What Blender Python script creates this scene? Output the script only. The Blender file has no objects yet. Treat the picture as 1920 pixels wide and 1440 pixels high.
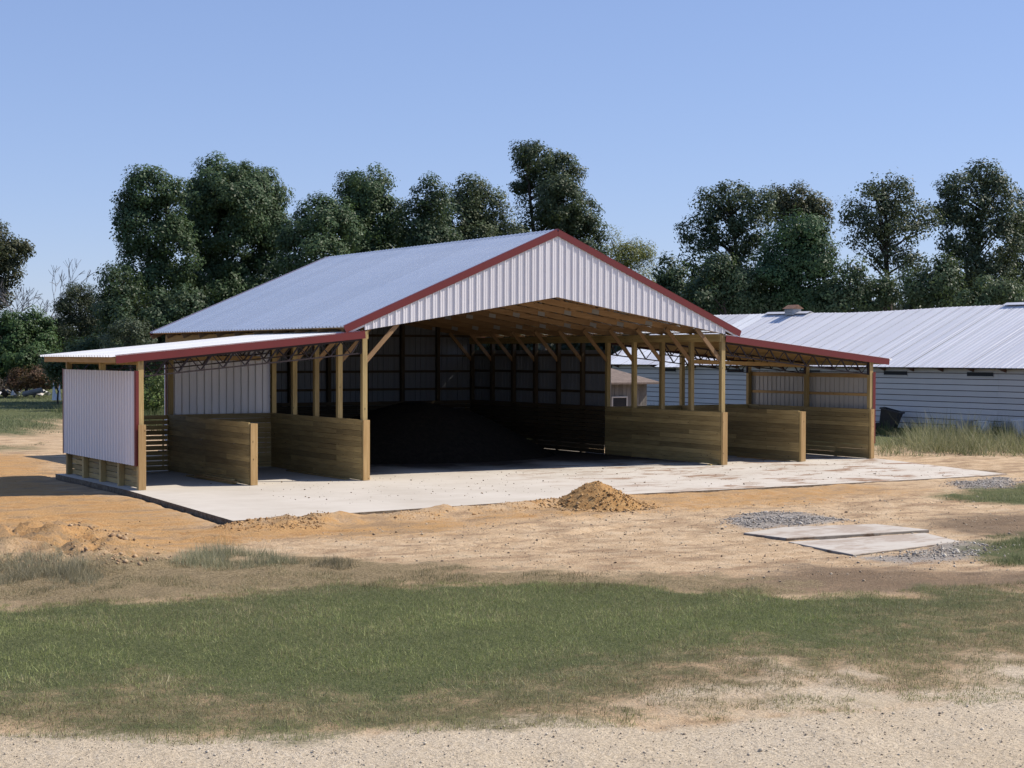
import bpy, math, random
import numpy as np
from mathutils import Matrix, Vector

random.seed(7)
RNG = np.random.default_rng(11)
SC = bpy.context.scene
COL = SC.collection

# ------------------------------------------------------------------ camera
CAM = np.array([-19.121, -38.869, 3.357])
YAW, PIT, ROL, FPX = 0.5487, -0.0179, 0.0018, 3025.67     # focal length in pixels of a 1920 wide picture


def axes():
    f = np.array([math.sin(YAW) * math.cos(PIT), math.cos(YAW) * math.cos(PIT), math.sin(PIT)])
    r = np.array([math.cos(YAW), -math.sin(YAW), 0.0])
    u = np.cross(r, f)
    c, s = math.cos(ROL), math.sin(ROL)
    return c * r + s * u, -s * r + c * u, f


AR, AU, AF = axes()
cam_d = bpy.data.cameras.new('camera')
cam = bpy.data.objects.new('camera', cam_d)
COL.objects.link(cam)
cam_d.sensor_width = 36
cam_d.lens = 36 * FPX / 1920
cam_d.clip_start = 0.1
cam_d.clip_end = 6000
cam.matrix_world = Matrix(((AR[0], AU[0], -AF[0], CAM[0]), (AR[1], AU[1], -AF[1], CAM[1]),
                           (AR[2], AU[2], -AF[2], CAM[2]), (0, 0, 0, 1)))
SC.camera = cam

# ------------------------------------------------------------------ sky, sun, exposure
SUN = Vector((0.95, -0.34, 1.0)).normalized()
EL = math.asin(SUN.z)
world = bpy.data.worlds.new('World')
SC.world = world
world.use_nodes = True
wn, wl = world.node_tree.nodes, world.node_tree.links
bg = wn['Background']
sky = wn.new('ShaderNodeTexSky')
sky.sky_type = 'NISHITA'
sky.sun_disc = False
sky.sun_elevation = EL
sky.sun_rotation = math.atan2(SUN.x, SUN.y)
sky.altitude = 300
sky.air_density = 1.0
sky.dust_density = 0.0
sky.ozone_density = 2.0
tint = wn.new('ShaderNodeMix')
tint.data_type = 'RGBA'
tint.blend_type = 'MULTIPLY'
tint.inputs['Factor'].default_value = 1.0
tint.inputs['B'].default_value = (0.90, 1.02, 1.42, 1)
gam = wn.new('ShaderNodeGamma')
gam.inputs['Gamma'].default_value = 0.58
wl.new(sky.outputs[0], gam.inputs[0])
wl.new(gam.outputs[0], tint.inputs['A'])
wl.new(tint.outputs['Result'], bg.inputs[0])
bg.inputs[1].default_value = 0.115
sun_d = bpy.data.lights.new('sun', 'SUN')
sun_d.energy = 3.5
sun_d.angle = math.radians(0.5)
sun_d.color = (1.0, 0.915, 0.80)
sun = bpy.data.objects.new('sun', sun_d)
COL.objects.link(sun)
sun.rotation_euler = (-SUN).to_track_quat('-Z', 'Y').to_euler()
sun.location = (20, -20, 40)
SC.view_settings.view_transform = 'Standard'
SC.view_settings.look = 'None'
SC.view_settings.exposure = 0.82
SC.view_settings.gamma = 1.0
SC.view_settings.use_curve_mapping = False
SC.cycles.diffuse_bounces = 1
SC.cycles.max_bounces = 6


# ------------------------------------------------------------------ measuring helpers
def ray(px, py):
    d = AF * FPX + AR * (px - 960) - AU * (py - 720)
    return d / np.linalg.norm(d)


def on_ground(px, py, z=-0.12):
    d = ray(px, py)
    return CAM + d * (z - CAM[2]) / d[2]


def at_depth(px, py, D):
    d = ray(px, py)
    return CAM + d * D / (d @ AF)


# ------------------------------------------------------------------ materials
def newmat(name):
    m = bpy.data.materials.new(name)
    m.use_nodes = True
    n, l = m.node_tree.nodes, m.node_tree.links
    return m, n, l, n['Principled BSDF']


def noise(n, l, vec, scale, detail=4, rough=0.6):
    t = n.new('ShaderNodeTexNoise')
    t.inputs['Scale'].default_value = scale
    t.inputs['Detail'].default_value = detail
    t.inputs['Roughness'].default_value = rough
    if vec is not None:
        l.new(vec, t.inputs['Vector'])
    return t.outputs['Fac']


def ramp(n, l, fac, stops):
    r = n.new('ShaderNodeValToRGB')
    e = r.color_ramp.elements
    while len(e) < len(stops):
        e.new(0.5)
    for i, (p, c) in enumerate(stops):
        e[i].position = p
        e[i].color = tuple(c) + (1,) if len(c) == 3 else c
    l.new(fac, r.inputs[0])
    return r.outputs[0]


def mixc(n, l, fac, a, b, mode='MIX'):
    m = n.new('ShaderNodeMix')
    m.data_type = 'RGBA'
    m.blend_type = mode
    for s, v in ((m.inputs['Factor'], fac), (m.inputs['A'], a), (m.inputs['B'], b)):
        if hasattr(v, 'links'):
            l.new(v, s)
        elif isinstance(v, (int, float)):
            s.default_value = v
        else:
            s.default_value = tuple(v) + (1,)
    return m.outputs['Result']


def mathn(n, l, op, a, b=None, clamp=False):
    m = n.new('ShaderNodeMath')
    m.operation = op
    m.use_clamp = clamp
    for i, v in enumerate((a, b)):
        if v is None:
            continue
        if hasattr(v, 'links'):
            l.new(v, m.inputs[i])
        else:
            m.inputs[i].default_value = v
    return m.outputs[0]


def mapping(n, l, src, scale):
    m = n.new('ShaderNodeMapping')
    m.inputs['Scale'].default_value = scale
    l.new(src, m.inputs['Vector'])
    return m.outputs[0]


def bump(n, l, h, strength, dist, bs):
    b = n.new('ShaderNodeBump')
    b.inputs['Strength'].default_value = strength
    b.inputs['Distance'].default_value = dist
    l.new(h, b.inputs['Height'])
    l.new(b.outputs[0], bs.inputs['Normal'])


def wood_mat(name, dark, mid, light, var=0.35):
    m, n, l, bs = newmat(name)
    tc = n.new('ShaderNodeTexCoord')
    oi = n.new('ShaderNodeObjectInfo')
    comb = n.new('ShaderNodeCombineXYZ')
    for i in range(3):
        l.new(mathn(n, l, 'MULTIPLY', oi.outputs['Random'], 37.0 + 11 * i), comb.inputs[i])
    add = n.new('ShaderNodeVectorMath')
    l.new(tc.outputs['Object'], add.inputs[0])
    l.new(comb.outputs[0], add.inputs[1])
    v = mapping(n, l, add.outputs[0], (0.7, 14, 14))
    g = noise(n, l, v, 2.2, 6, 0.65)
    c = ramp(n, l, g, [(0.25, dark), (0.5, mid), (0.75, light)])
    big = noise(n, l, mapping(n, l, add.outputs[0], (0.8, 2.5, 2.5)), 1.3, 3)
    c = mixc(n, l, mathn(n, l, 'MULTIPLY', ramp(n, l, big, [(0.45, (0, 0, 0)), (0.68, (1, 1, 1))]), 0.5), c, dark)
    # knots
    vo = n.new('ShaderNodeTexVoronoi')
    vo.inputs['Scale'].default_value = 2.6
    l.new(mapping(n, l, add.outputs[0], (1, 1.9, 1.9)), vo.inputs['Vector'])
    kn = ramp(n, l, vo.outputs['Distance'], [(0.05, (1, 1, 1)), (0.10, (0, 0, 0))])
    c = mixc(n, l, mathn(n, l, 'MULTIPLY', kn, 0.8), c, [x * 0.3 for x in dark])
    # each board its own tone
    tone = n.new('ShaderNodeMapRange')
    tone.inputs['To Min'].default_value = 1 - var
    tone.inputs['To Max'].default_value = 1 + var * 0.5
    l.new(oi.outputs['Random'], tone.inputs['Value'])
    hs = n.new('ShaderNodeHueSaturation')
    l.new(tone.outputs[0], hs.inputs['Value'])
    l.new(c, hs.inputs['Color'])
    l.new(hs.outputs[0], bs.inputs['Base Color'])
    bs.inputs['Roughness'].default_value = 0.78
    bump(n, l, g, 0.35, 0.004, bs)
    return m


def plain_mat(name, col, rough=0.5, metal=0.0, dirt=0.12, scale=1.5, spec=0.5, space='Object'):
    m, n, l, bs = newmat(name)
    tc = n.new('ShaderNodeTexCoord')
    f = noise(n, l, tc.outputs[space], scale, 6, 0.7)
    c = mixc(n, l, ramp(n, l, f, [(0.35, (0, 0, 0)), (0.75, (1, 1, 1))]), col, [x * (1 - dirt * 2) for x in col])
    l.new(c, bs.inputs['Base Color'])
    bs.inputs['Roughness'].default_value = rough
    bs.inputs['Metallic'].default_value = metal
    bs.inputs['Specular IOR Level'].default_value = spec
    rr = n.new('ShaderNodeMapRange')
    rr.inputs['To Min'].default_value = rough - 0.06
    rr.inputs['To Max'].default_value = rough + 0.1
    l.new(f, rr.inputs['Value'])
    l.new(rr.outputs[0], bs.inputs['Roughness'])
    return m


def sheet_mat(name, col, rough, metal, var=0.06, back=None):
    m, n, l, bs = newmat(name)
    tc = n.new('ShaderNodeTexCoord')
    oi = n.new('ShaderNodeObjectInfo')
    f = noise(n, l, tc.outputs['Object'], 0.9, 5, 0.7)
    c = mixc(n, l, f, [x * (1 - var) for x in col], [min(1, x * (1 + var)) for x in col])
    tone = n.new('ShaderNodeMapRange')
    tone.inputs['To Min'].default_value = 1 - var
    tone.inputs['To Max'].default_value = 1 + var * 0.4
    l.new(oi.outputs['Random'], tone.inputs['Value'])
    hs = n.new('ShaderNodeHueSaturation')
    l.new(tone.outputs[0], hs.inputs['Value'])
    l.new(c, hs.inputs['Color'])
    out = hs.outputs[0]
    if back:                                   # back side of the sheet: primer, but shade-darkened on the rear walls
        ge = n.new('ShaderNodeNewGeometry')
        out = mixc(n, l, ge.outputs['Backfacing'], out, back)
    l.new(out, bs.inputs['Base Color'])
    bs.inputs['Metallic'].default_value = metal
    rr = n.new('ShaderNodeMapRange')
    rr.inputs['To Min'].default_value = rough - 0.05
    rr.inputs['To Max'].default_value = rough + 0.1
    l.new(f, rr.inputs['Value'])
    l.new(rr.outputs[0], bs.inputs['Roughness'])
    # faint oil canning of thin sheet
    f2 = noise(n, l, tc.outputs['Object'], 1.6, 1)
    bump(n, l, f2, 0.15, 0.03, bs)
    return m


def leaf_mat(name, trans=0.3, rough=0.45, spec=0.35):
    m, n, l, bs = newmat(name)
    at = n.new('ShaderNodeAttribute')
    at.attribute_name = 'tint'
    l.new(at.outputs['Color'], bs.inputs['Base Color'])
    bs.inputs['Roughness'].default_value = rough
    bs.inputs['Specular IOR Level'].default_value = spec
    tr = n.new('ShaderNodeBsdfTranslucent')
    tc = mixc(n, l, 0.3, at.outputs['Color'], (0.12, 0.16, 0.03))
    l.new(tc, tr.inputs['Color'])
    mx = n.new('ShaderNodeMixShader')
    mx.inputs[0].default_value = trans
    l.new(bs.outputs[0], mx.inputs[1])
    l.new(tr.outputs[0], mx.inputs[2])
    l.new(mx.outputs[0], n['Material Output'].inputs['Surface'])
    return m


def tint_mat(name, rough=0.9, bumpy=0.0):
    m, n, l, bs = newmat(name)
    at = n.new('ShaderNodeAttribute')
    at.attribute_name = 'tint'
    l.new(at.outputs['Color'], bs.inputs['Base Color'])
    bs.inputs['Roughness'].default_value = rough
    bs.inputs['Specular IOR Level'].default_value = 0.2
    return m


M = {}
M['wood'] = wood_mat('treated_pine', (0.26, 0.180, 0.070), (0.44, 0.318, 0.130), (0.52, 0.395, 0.185), 0.38)
M['wood_new'] = wood_mat('fresh_pine', (0.33, 0.195, 0.070), (0.45, 0.285, 0.115), (0.54, 0.37, 0.175), 0.2)
M['truss_wood'] = wood_mat('truss_pine', (0.22, 0.125, 0.055), (0.31, 0.185, 0.085), (0.38, 0.245, 0.12), 0.25)
M['old_wood'] = wood_mat('weathered_grey_wood', (0.10, 0.09, 0.08), (0.2, 0.185, 0.165), (0.3, 0.28, 0.25), 0.3)
M['white'] = sheet_mat('white_painted_steel', (0.75, 0.735, 0.755), 0.38, 0.0, 0.06, (0.40, 0.385, 0.36))
M['rear_sheet_shaded'] = sheet_mat('rear_wall_steel_shaded', (0.76, 0.74, 0.77), 0.38, 0.0, 0.06, (0.17, 0.18, 0.20))  # white sheet whose back colour is darkened to stand for interior shade
M['wood_shaded'] = wood_mat('shade_darkened_pine', (0.045, 0.030, 0.014), (0.085, 0.058, 0.028), (0.13, 0.09, 0.045))  # darkened copy of the pine: interior shade painted into rear boards and framing
M['galv'] = sheet_mat('galvalume_roof_steel', (0.63, 0.66, 0.70), 0.24, 0.65)
M['lean_roof'] = sheet_mat('white_roof_steel', (0.80, 0.80, 0.80), 0.34, 0.0)
M['red'] = plain_mat('barn_red_trim', (0.15, 0.018, 0.016), 0.42, 0, 0.08)
M['steel'] = plain_mat('dark_red_oxide_steel', (0.022, 0.012, 0.013), 0.55, 0.2, 0.1)
M['plate'] = plain_mat('galvanised_plate', (0.36, 0.36, 0.36), 0.5, 0.7, 0.1)
M['ridge'] = plain_mat('ridge_cap_steel', (0.16, 0.19, 0.30), 0.4, 0.4, 0.1)
M['siding'] = sheet_mat('white_siding', (0.56, 0.53, 0.49), 0.6, 0.0, 0.1)
M['house_roof'] = sheet_mat('old_white_roof_steel', (0.66, 0.66, 0.69), 0.45, 0.1, 0.06)
M['house_roof_new'] = sheet_mat('bright_roof_steel', (0.84, 0.85, 0.86), 0.35, 0.1, 0.03)
M['under'] = plain_mat('dark_brown_sheathing', (0.05, 0.03, 0.025), 0.9, 0, 0.2)
M['rust'] = plain_mat('rusty_steel', (0.27, 0.15, 0.10), 0.8, 0.2, 0.3, 6)
M['dark'] = plain_mat('dark_opening', (0.012, 0.012, 0.014), 0.7, 0, 0.1)
M['black_plastic'] = plain_mat('black_plastic', (0.015, 0.015, 0.018), 0.45, 0, 0.1)
M['grey_plastic'] = plain_mat('grey_plastic', (0.42, 0.43, 0.44), 0.5, 0, 0.15)
M['white_plastic'] = plain_mat('white_plastic', (0.75, 0.75, 0.74), 0.45, 0, 0.1)
M['shingle'] = plain_mat('brown_shingle_roof', (0.19, 0.145, 0.12), 0.9, 0, 0.25, 5)
M['bark'] = plain_mat('bark', (0.075, 0.06, 0.05), 0.95, 0, 0.3, 3)
M['pale_bark'] = plain_mat('pale_bark', (0.22, 0.20, 0.19), 0.95, 0, 0.2, 3)
M['leaf'] = leaf_mat('foliage', 0.34, 0.5, 0.25)
M['grass'] = leaf_mat('grass_blades', 0.35, 0.6, 0.2)
M['stone'] = tint_mat('loose_stone', 0.9)


def concrete_mat():
    m, n, l, bs = newmat('concrete')
    tc = n.new('ShaderNodeTexCoord')
    p = tc.outputs['Object']
    a = noise(n, l, p, 0.35, 6, 0.65)
    c = ramp(n, l, a, [(0.3, (0.46, 0.415, 0.35)), (0.55, (0.54, 0.495, 0.43)), (0.75, (0.57, 0.53, 0.47))])
    # dragged streaks of mud, long along the slab
    s = noise(n, l, mapping(n, l, p, (0.35, 1.5, 1)), 1.1, 7, 0.7)
    c = mixc(n, l, mathn(n, l, 'MULTIPLY', ramp(n, l, s, [(0.52, (0, 0, 0)), (0.72, (1, 1, 1))]), 0.16), c, (0.33, 0.27, 0.20))
    at = n.new('ShaderNodeAttribute')
    at.attribute_name = 'mud'
    s2 = noise(n, l, mapping(n, l, p, (0.6, 1.3, 1)), 1.0, 8, 0.72)
    f = mathn(n, l, 'MULTIPLY', ramp(n, l, s2, [(0.52, (0, 0, 0)), (0.60, (1, 1, 1))]), at.outputs['Fac'], True)
    c = mixc(n, l, mathn(n, l, 'MULTIPLY', f, 0.85), c, (0.22, 0.115, 0.055))
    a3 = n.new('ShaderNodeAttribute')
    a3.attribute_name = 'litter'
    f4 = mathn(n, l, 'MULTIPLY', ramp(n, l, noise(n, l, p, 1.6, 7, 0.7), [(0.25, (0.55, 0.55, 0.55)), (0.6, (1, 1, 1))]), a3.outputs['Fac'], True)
    c = mixc(n, l, f4, c, (0.045, 0.036, 0.028))  # painted shade on the main bay floor, dirt on the pads
    f3 = noise(n, l, mapping(n, l, p, (1, 2, 1)), 5.0, 4, 0.8)
    c = mixc(n, l, mathn(n, l, 'MULTIPLY', ramp(n, l, f3, [(0.66, (0, 0, 0)), (0.72, (1, 1, 1))]), 0.55), c, (0.17, 0.13, 0.09))
    l.new(c, bs.inputs['Base Color'])
    bs.inputs['Roughness'].default_value = 0.85
    bs.inputs['Specular IOR Level'].default_value = 0.25
    bump(n, l, noise(n, l, p, 30, 4), 0.2, 0.004, bs)
    return m


M['concrete'] = concrete_mat()


def ground_mat():
    m, n, l, bs = newmat('ground')
    tc = n.new('ShaderNodeTexCoord')
    p = tc.outputs['Object']
    a1 = n.new('ShaderNodeAttribute'); a1.attribute_name = 'zones'       # r lawn, g dead grass, b gravel road
    a2 = n.new('ShaderNodeAttribute'); a2.attribute_name = 'soil'        # r orange clay, g grey gravel, b brown topsoil
    s1 = n.new('ShaderNodeSeparateColor'); l.new(a1.outputs['Color'], s1.inputs[0])
    s2 = n.new('ShaderNodeSeparateColor'); l.new(a2.outputs['Color'], s2.inputs[0])
    big = noise(n, l, p, 0.35, 6, 0.65)
    med = noise(n, l, p, 2.2, 6, 0.7)
    fine = noise(n, l, p, 22.0, 5, 0.75)
    drag = noise(n, l, mapping(n, l, p, (0.5, 1.3, 1)), 1.2, 8, 0.72)

    def thr(mask, w):                      # break a soft mask up with noise
        v = mathn(n, l, 'ADD', mask, mathn(n, l, 'MULTIPLY', mathn(n, l, 'SUBTRACT', med, 0.5), w))
        v = mathn(n, l, 'ADD', v, mathn(n, l, 'MULTIPLY', mathn(n, l, 'SUBTRACT', fine, 0.5), w * 0.9))
        r = n.new('ShaderNodeMapRange')
        r.inputs['From Min'].default_value = 0.30
        r.inputs['From Max'].default_value = 0.70
        l.new(v, r.inputs['Value'])
        return r.outputs[0]
    pale = ramp(n, l, med, [(0.3, (0.40, 0.275, 0.165)), (0.5, (0.555, 0.405, 0.255)), (0.7, (0.66, 0.52, 0.355))])
    orange = ramp(n, l, drag, [(0.3, (0.36, 0.195, 0.08)), (0.5, (0.50, 0.30, 0.13)), (0.7, (0.60, 0.42, 0.22))])
    c = mixc(n, l, thr(mathn(n, l, 'MULTIPLY', s2.outputs[0], 0.78), 1.9), pale, orange)
    c = mixc(n, l, mathn(n, l, 'MULTIPLY', ramp(n, l, drag, [(0.48, (0, 0, 0)), (0.62, (1, 1, 1))]), 0.75), c, (0.27, 0.18, 0.11))
    c = mixc(n, l, mathn(n, l, 'MULTIPLY', thr(s2.outputs[2], 1.2), 0.85), c, (0.165, 0.118, 0.078))
    grey = ramp(n, l, fine, [(0.3, (0.16, 0.14, 0.12)), (0.5, (0.32, 0.285, 0.25)), (0.7, (0.46, 0.43, 0.39))])
    c = mixc(n, l, thr(s2.outputs[1], 1.4), c, grey)
    road = ramp(n, l, fine, [(0.25, (0.42, 0.34, 0.24)), (0.5, (0.59, 0.495, 0.365)), (0.72, (0.68, 0.60, 0.48))])
    road = mixc(n, l, mathn(n, l, 'MULTIPLY', ramp(n, l, big, [(0.4, (0, 0, 0)), (0.65, (1, 1, 1))]), 0.6), road, (0.55, 0.44, 0.30))
    c = mixc(n, l, thr(s1.outputs[2], 0.5), c, road)
    dead = ramp(n, l, fine, [(0.3, (0.12, 0.088, 0.048)), (0.5, (0.24, 0.185, 0.105)), (0.72, (0.36, 0.29, 0.18))])
    c = mixc(n, l, thr(s1.outputs[1], 1.7), c, dead)
    lawn = ramp(n, l, fine, [(0.3, (0.05, 0.06, 0.026)), (0.5, (0.10, 0.115, 0.05)), (0.75, (0.16, 0.155, 0.08))])
    c = mixc(n, l, thr(s1.outputs[0], 0.9), c, lawn)
    sp = ramp(n, l, fine, [(0.25, (0.55, 0.55, 0.55)), (0.5, (1, 1, 1)), (0.8, (1.15, 1.15, 1.15))])
    c = mixc(n, l, 0.7, c, sp, 'MULTIPLY')
    l.new(c, bs.inputs['Base Color'])
    bs.inputs['Roughness'].default_value = 0.95
    bs.inputs['Specular IOR Level'].default_value = 0.1
    h = mathn(n, l, 'ADD', mathn(n, l, 'MULTIPLY', med, 1.0), mathn(n, l, 'MULTIPLY', fine, 0.5))
    bump(n, l, h, 1.0, 0.08, bs)
    return m


M['ground'] = ground_mat()


def soil_mat(name, stops):
    m, n, l, bs = newmat(name)
    tc = n.new('ShaderNodeTexCoord')
    f = noise(n, l, tc.outputs['Object'], 7, 7, 0.75)
    l.new(ramp(n, l, f, stops), bs.inputs['Base Color'])
    bs.inputs['Roughness'].default_value = 0.95
    bs.inputs['Specular IOR Level'].default_value = 0.1
    bump(n, l, f, 1.0, 0.06, bs)
    return m


M['clay'] = soil_mat('orange_clay', [(0.3, (0.26, 0.135, 0.05)), (0.5, (0.38, 0.22, 0.09)), (0.7, (0.46, 0.30, 0.14))])

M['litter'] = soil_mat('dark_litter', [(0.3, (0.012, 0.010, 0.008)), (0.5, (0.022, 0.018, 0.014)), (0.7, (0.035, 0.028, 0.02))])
M['slab_edge'] = soil_mat('dirty_slab_edge', [(0.3, (0.10, 0.075, 0.05)), (0.5, (0.17, 0.135, 0.10)), (0.7, (0.27, 0.23, 0.18))])

# ------------------------------------------------------------------ object helpers
WORLD = {}


def link(o, parent=None, mat_world=None):
    COL.objects.link(o)
    mw = mat_world if mat_world is not None else Matrix.Identity(4)
    if parent is not None:
        o.parent = parent
        o.matrix_parent_inverse = Matrix.Identity(4)
        o.matrix_basis = WORLD[parent.name].inverted() @ mw
    else:
        o.matrix_basis = mw
    WORLD[o.name] = mw.copy()
    return o


def tag(o, label=None, cat=None, group=None, kind=None):
    for k, v in (('label', label), ('category', cat), ('group', group), ('kind', kind)):
        if v:
            o[k] = v
    return o


def empty(name, loc, label, cat, group=None, rz=0):
    o = bpy.data.objects.new(name, None)
    o.empty_display_size = 0.5
    link(o, None, Matrix.Translation(loc) @ Matrix.Rotation(rz, 4, 'Z'))
    return tag(o, label, cat, group)


class MB:
    def __init__(s):
        s.v, s.f = [], []

    def add(s, vs, fs):
        k = len(s.v)
        s.v += [tuple(x) for x in vs]
        s.f += [tuple(i + k for i in f) for f in fs]
        return s

    def box(s, a, b):
        (x0, y0, z0), (x1, y1, z1) = a, b
        return s.add([(x0, y0, z0), (x1, y0, z0), (x1, y1, z0), (x0, y1, z0),
                      (x0, y0, z1), (x1, y0, z1), (x1, y1, z1), (x0, y1, z1)],
                     [(3, 2, 1, 0), (4, 5, 6, 7), (0, 1, 5, 4), (1, 2, 6, 5), (2, 3, 7, 6), (3, 0, 4, 7)])

    def beam(s, p0, p1, w, h, up=(0, 0, 1)):
        p0, p1 = Vector(p0), Vector(p1)
        x = (p1 - p0).normalized()
        y = Vector(up).cross(x)
        if y.length < 1e-4:
            y = Vector((0, 1, 0)).cross(x)
        y.normalize()
        z = x.cross(y)
        vs = []
        for p in (p0, p1):
            for a, b in ((-1, -1), (1, -1), (1, 1), (-1, 1)):
                vs.append(p + y * (a * w / 2) + z * (b * h / 2))
        return s.add(vs, [(3, 2, 1, 0), (4, 5, 6, 7), (0, 1, 5, 4), (1, 2, 6, 5), (2, 3, 7, 6), (3, 0, 4, 7)])

    def tube(s, pts, rads, n=6):
        rings = []
        k = len(s.v)
        for i, p in enumerate(pts):
            p = Vector(p)
            d = (Vector(pts[min(i + 1, len(pts) - 1)]) - Vector(pts[max(i - 1, 0)])).normalized()
            a = d.orthogonal().normalized()
            b = d.cross(a)
            for j in range(n):
                t = 2 * math.pi * j / n
                s.v.append(tuple(p + (a * math.cos(t) + b * math.sin(t)) * rads[i]))
        for i in range(len(pts) - 1):
            for j in range(n):
                s.f.append((k + i * n + j, k + i * n + (j + 1) % n, k + (i + 1) * n + (j + 1) % n, k + (i + 1) * n + j))
        s.f.append(tuple(k + j for j in range(n))[::-1])
        s.f.append(tuple(k + (len(pts) - 1) * n + j for j in range(n)))
        return s

    def mesh(s, name, mat):
        me = bpy.data.meshes.new(name)
        me.from_pydata(s.v, [], s.f)
        me.materials.append(mat)
        me.update()
        return me

    def build(s, name, mat, parent=None, mw=None):
        # vertices are world coordinates; the object's own origin goes to the first corner
        o0 = Vector(s.v[0]) if mw is None else Vector((0, 0, 0))
        if mw is None:
            s.v = [tuple(Vector(x) - o0) for x in s.v]
            mw = Matrix.Translation(o0)
        return link(bpy.data.objects.new(name, s.mesh(name, mat)), parent, mw)


BOXES = {}


def piece(name, p0, p1, w, h, mat, parent=None, up=(0, 0, 1), bevel=0.004):
    """one length of lumber or bar: its own object, long axis along local x; alike pieces share a mesh"""
    p0, p1 = Vector(p0), Vector(p1)
    L = (p1 - p0).length
    key = (round(L, 2), round(w, 3), round(h, 3), mat.name)
    x = (p1 - p0).normalized()
    y = Vector(up).cross(x)
    if y.length < 1e-4:
        y = Vector((0, 1, 0)).cross(x)
    y.normalize()
    z = x.cross(y)
    if key not in BOXES:
        b = min(bevel, w * 0.2, h * 0.2)
        mb = MB()
        prof = [(-w / 2 + b, -h / 2), (w / 2 - b, -h / 2), (w / 2, -h / 2 + b), (w / 2, h / 2 - b),
                (w / 2 - b, h / 2), (-w / 2 + b, h / 2), (-w / 2, h / 2 - b), (-w / 2, -h / 2 + b)]
        l2 = round(L, 2)
        vs = [(0, a, c) for a, c in prof] + [(l2, a, c) for a, c in prof]
        fs = [tuple(range(7, -1, -1)), tuple(range(8, 16))] + [(i, (i + 1) % 8, 8 + (i + 1) % 8, 8 + i) for i in range(8)]
        mb.add(vs, fs)
        BOXES[key] = mb.mesh(name, mat)
    mw = Matrix(((x.x, y.x, z.x, p0.x), (x.y, y.y, z.y, p0.y), (x.z, y.z, z.z, p0.z), (0, 0, 0, 1)))
    return link(bpy.data.objects.new(name, BOXES[key]), parent, mw)


RIB = [(0.0, 0.0), (0.013, 0.030), (0.040, 0.030), (0.053, 0.0), (0.100, 0.0), (0.106, 0.006), (0.120, 0.006),
       (0.126, 0.0), (0.164, 0.0), (0.170, 0.006), (0.184, 0.006), (0.190, 0.0)]        # one 9 inch module of ribbed sheet


CORR = [(0.0, 0.0), (0.018, 0.034), (0.095, 0.034), (0.113, 0.0)]


def ribbed(name, o, u, nrm, width, lo, hi, mat, parent, vdir, simple=False):
    """one ribbed steel sheet; o origin, u across, vdir along the ribs, lo(s)/hi(s) ends of the rib lines at s across"""
    o, u, nrm, vdir = Vector(o), Vector(u), Vector(nrm), Vector(vdir)
    prof = CORR if simple == 'corr' else [(0.0, 0.0), (0.010, 0.046), (0.046, 0.046), (0.056, 0.0), (0.13, 0.0)] if simple else RIB
    pts = []
    s = 0.0
    k = 0
    while True:
        for a, h in prof:
            if k * 0.2286 + a <= width + 1e-6:
                pts.append((k * 0.2286 + a, h))
        k += 1
        if k * 0.2286 > width:
            break
    pts.append((width + 0.02, 0.001))
    mb = MB()
    org = o
    vs = []
    for a, h in pts:
        vs.append(u * a + nrm * h + vdir * lo(a))
        vs.append(u * a + nrm * h + vdir * hi(a))
    mb.v = [tuple(v) for v in vs]
    mb.f = [(2 * i, 2 * i + 2, 2 * i + 3, 2 * i + 1) for i in range(len(pts) - 1)]
    if u.cross(vdir).dot(nrm) < 0:
        mb.f = [f[::-1] for f in mb.f]
    return link(bpy.data.objects.new(name, mb.mesh(name, mat)), parent, Matrix.Translation(org))


def np_mesh(name, V, F, mat, tint=None, smooth=False):
    me = bpy.data.meshes.new(name)
    V = np.asarray(V, dtype=np.float32)
    F = np.asarray(F, dtype=np.int32)
    k = F.shape[1]
    me.vertices.add(len(V))
    me.vertices.foreach_set('co', V.ravel())
    me.loops.add(F.size)
    me.loops.foreach_set('vertex_index', F.ravel())
    me.polygons.add(len(F))
    me.polygons.foreach_set('loop_start', np.arange(0, F.size, k, dtype=np.int32))
    me.polygons.foreach_set('loop_total', np.full(len(F), k, dtype=np.int32))
    if smooth:
        me.polygons.foreach_set('use_smooth', np.ones(len(F), dtype=bool))
    if tint is not None:
        a = me.color_attributes.new('tint', 'FLOAT_COLOR', 'POINT')
        c = np.ones((len(V), 4), dtype=np.float32)
        c[:, :3] = tint
        a.data.foreach_set('color', c.ravel())
    me.materials.append(mat)
    me.update(calc_edges=True)
    me.validate()
    return me


# ------------------------------------------------------------------ numpy noise
_G = RNG.random((256, 256))


def vnoise(x, y):
    xi, yi = np.floor(x).astype(int), np.floor(y).astype(int)
    fx, fy = x - xi, y - yi
    fx, fy = fx * fx * (3 - 2 * fx), fy * fy * (3 - 2 * fy)
    g = lambda a, b: _G[a & 255, b & 255]
    return (g(xi, yi) * (1 - fx) + g(xi + 1, yi) * fx) * (1 - fy) + (g(xi, yi + 1) * (1 - fx) + g(xi + 1, yi + 1) * fx) * fy


def fbm(x, y, s=1.0, o=5, r=0.55):
    t, a, n = 0.0, 1.0, 0.0
    for i in range(o):
        t = t + a * vnoise(x * s + 17.3 * i, y * s + 9.1 * i)
        n += a
        a *= r
        s *= 2.03
    return t / n


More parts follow.
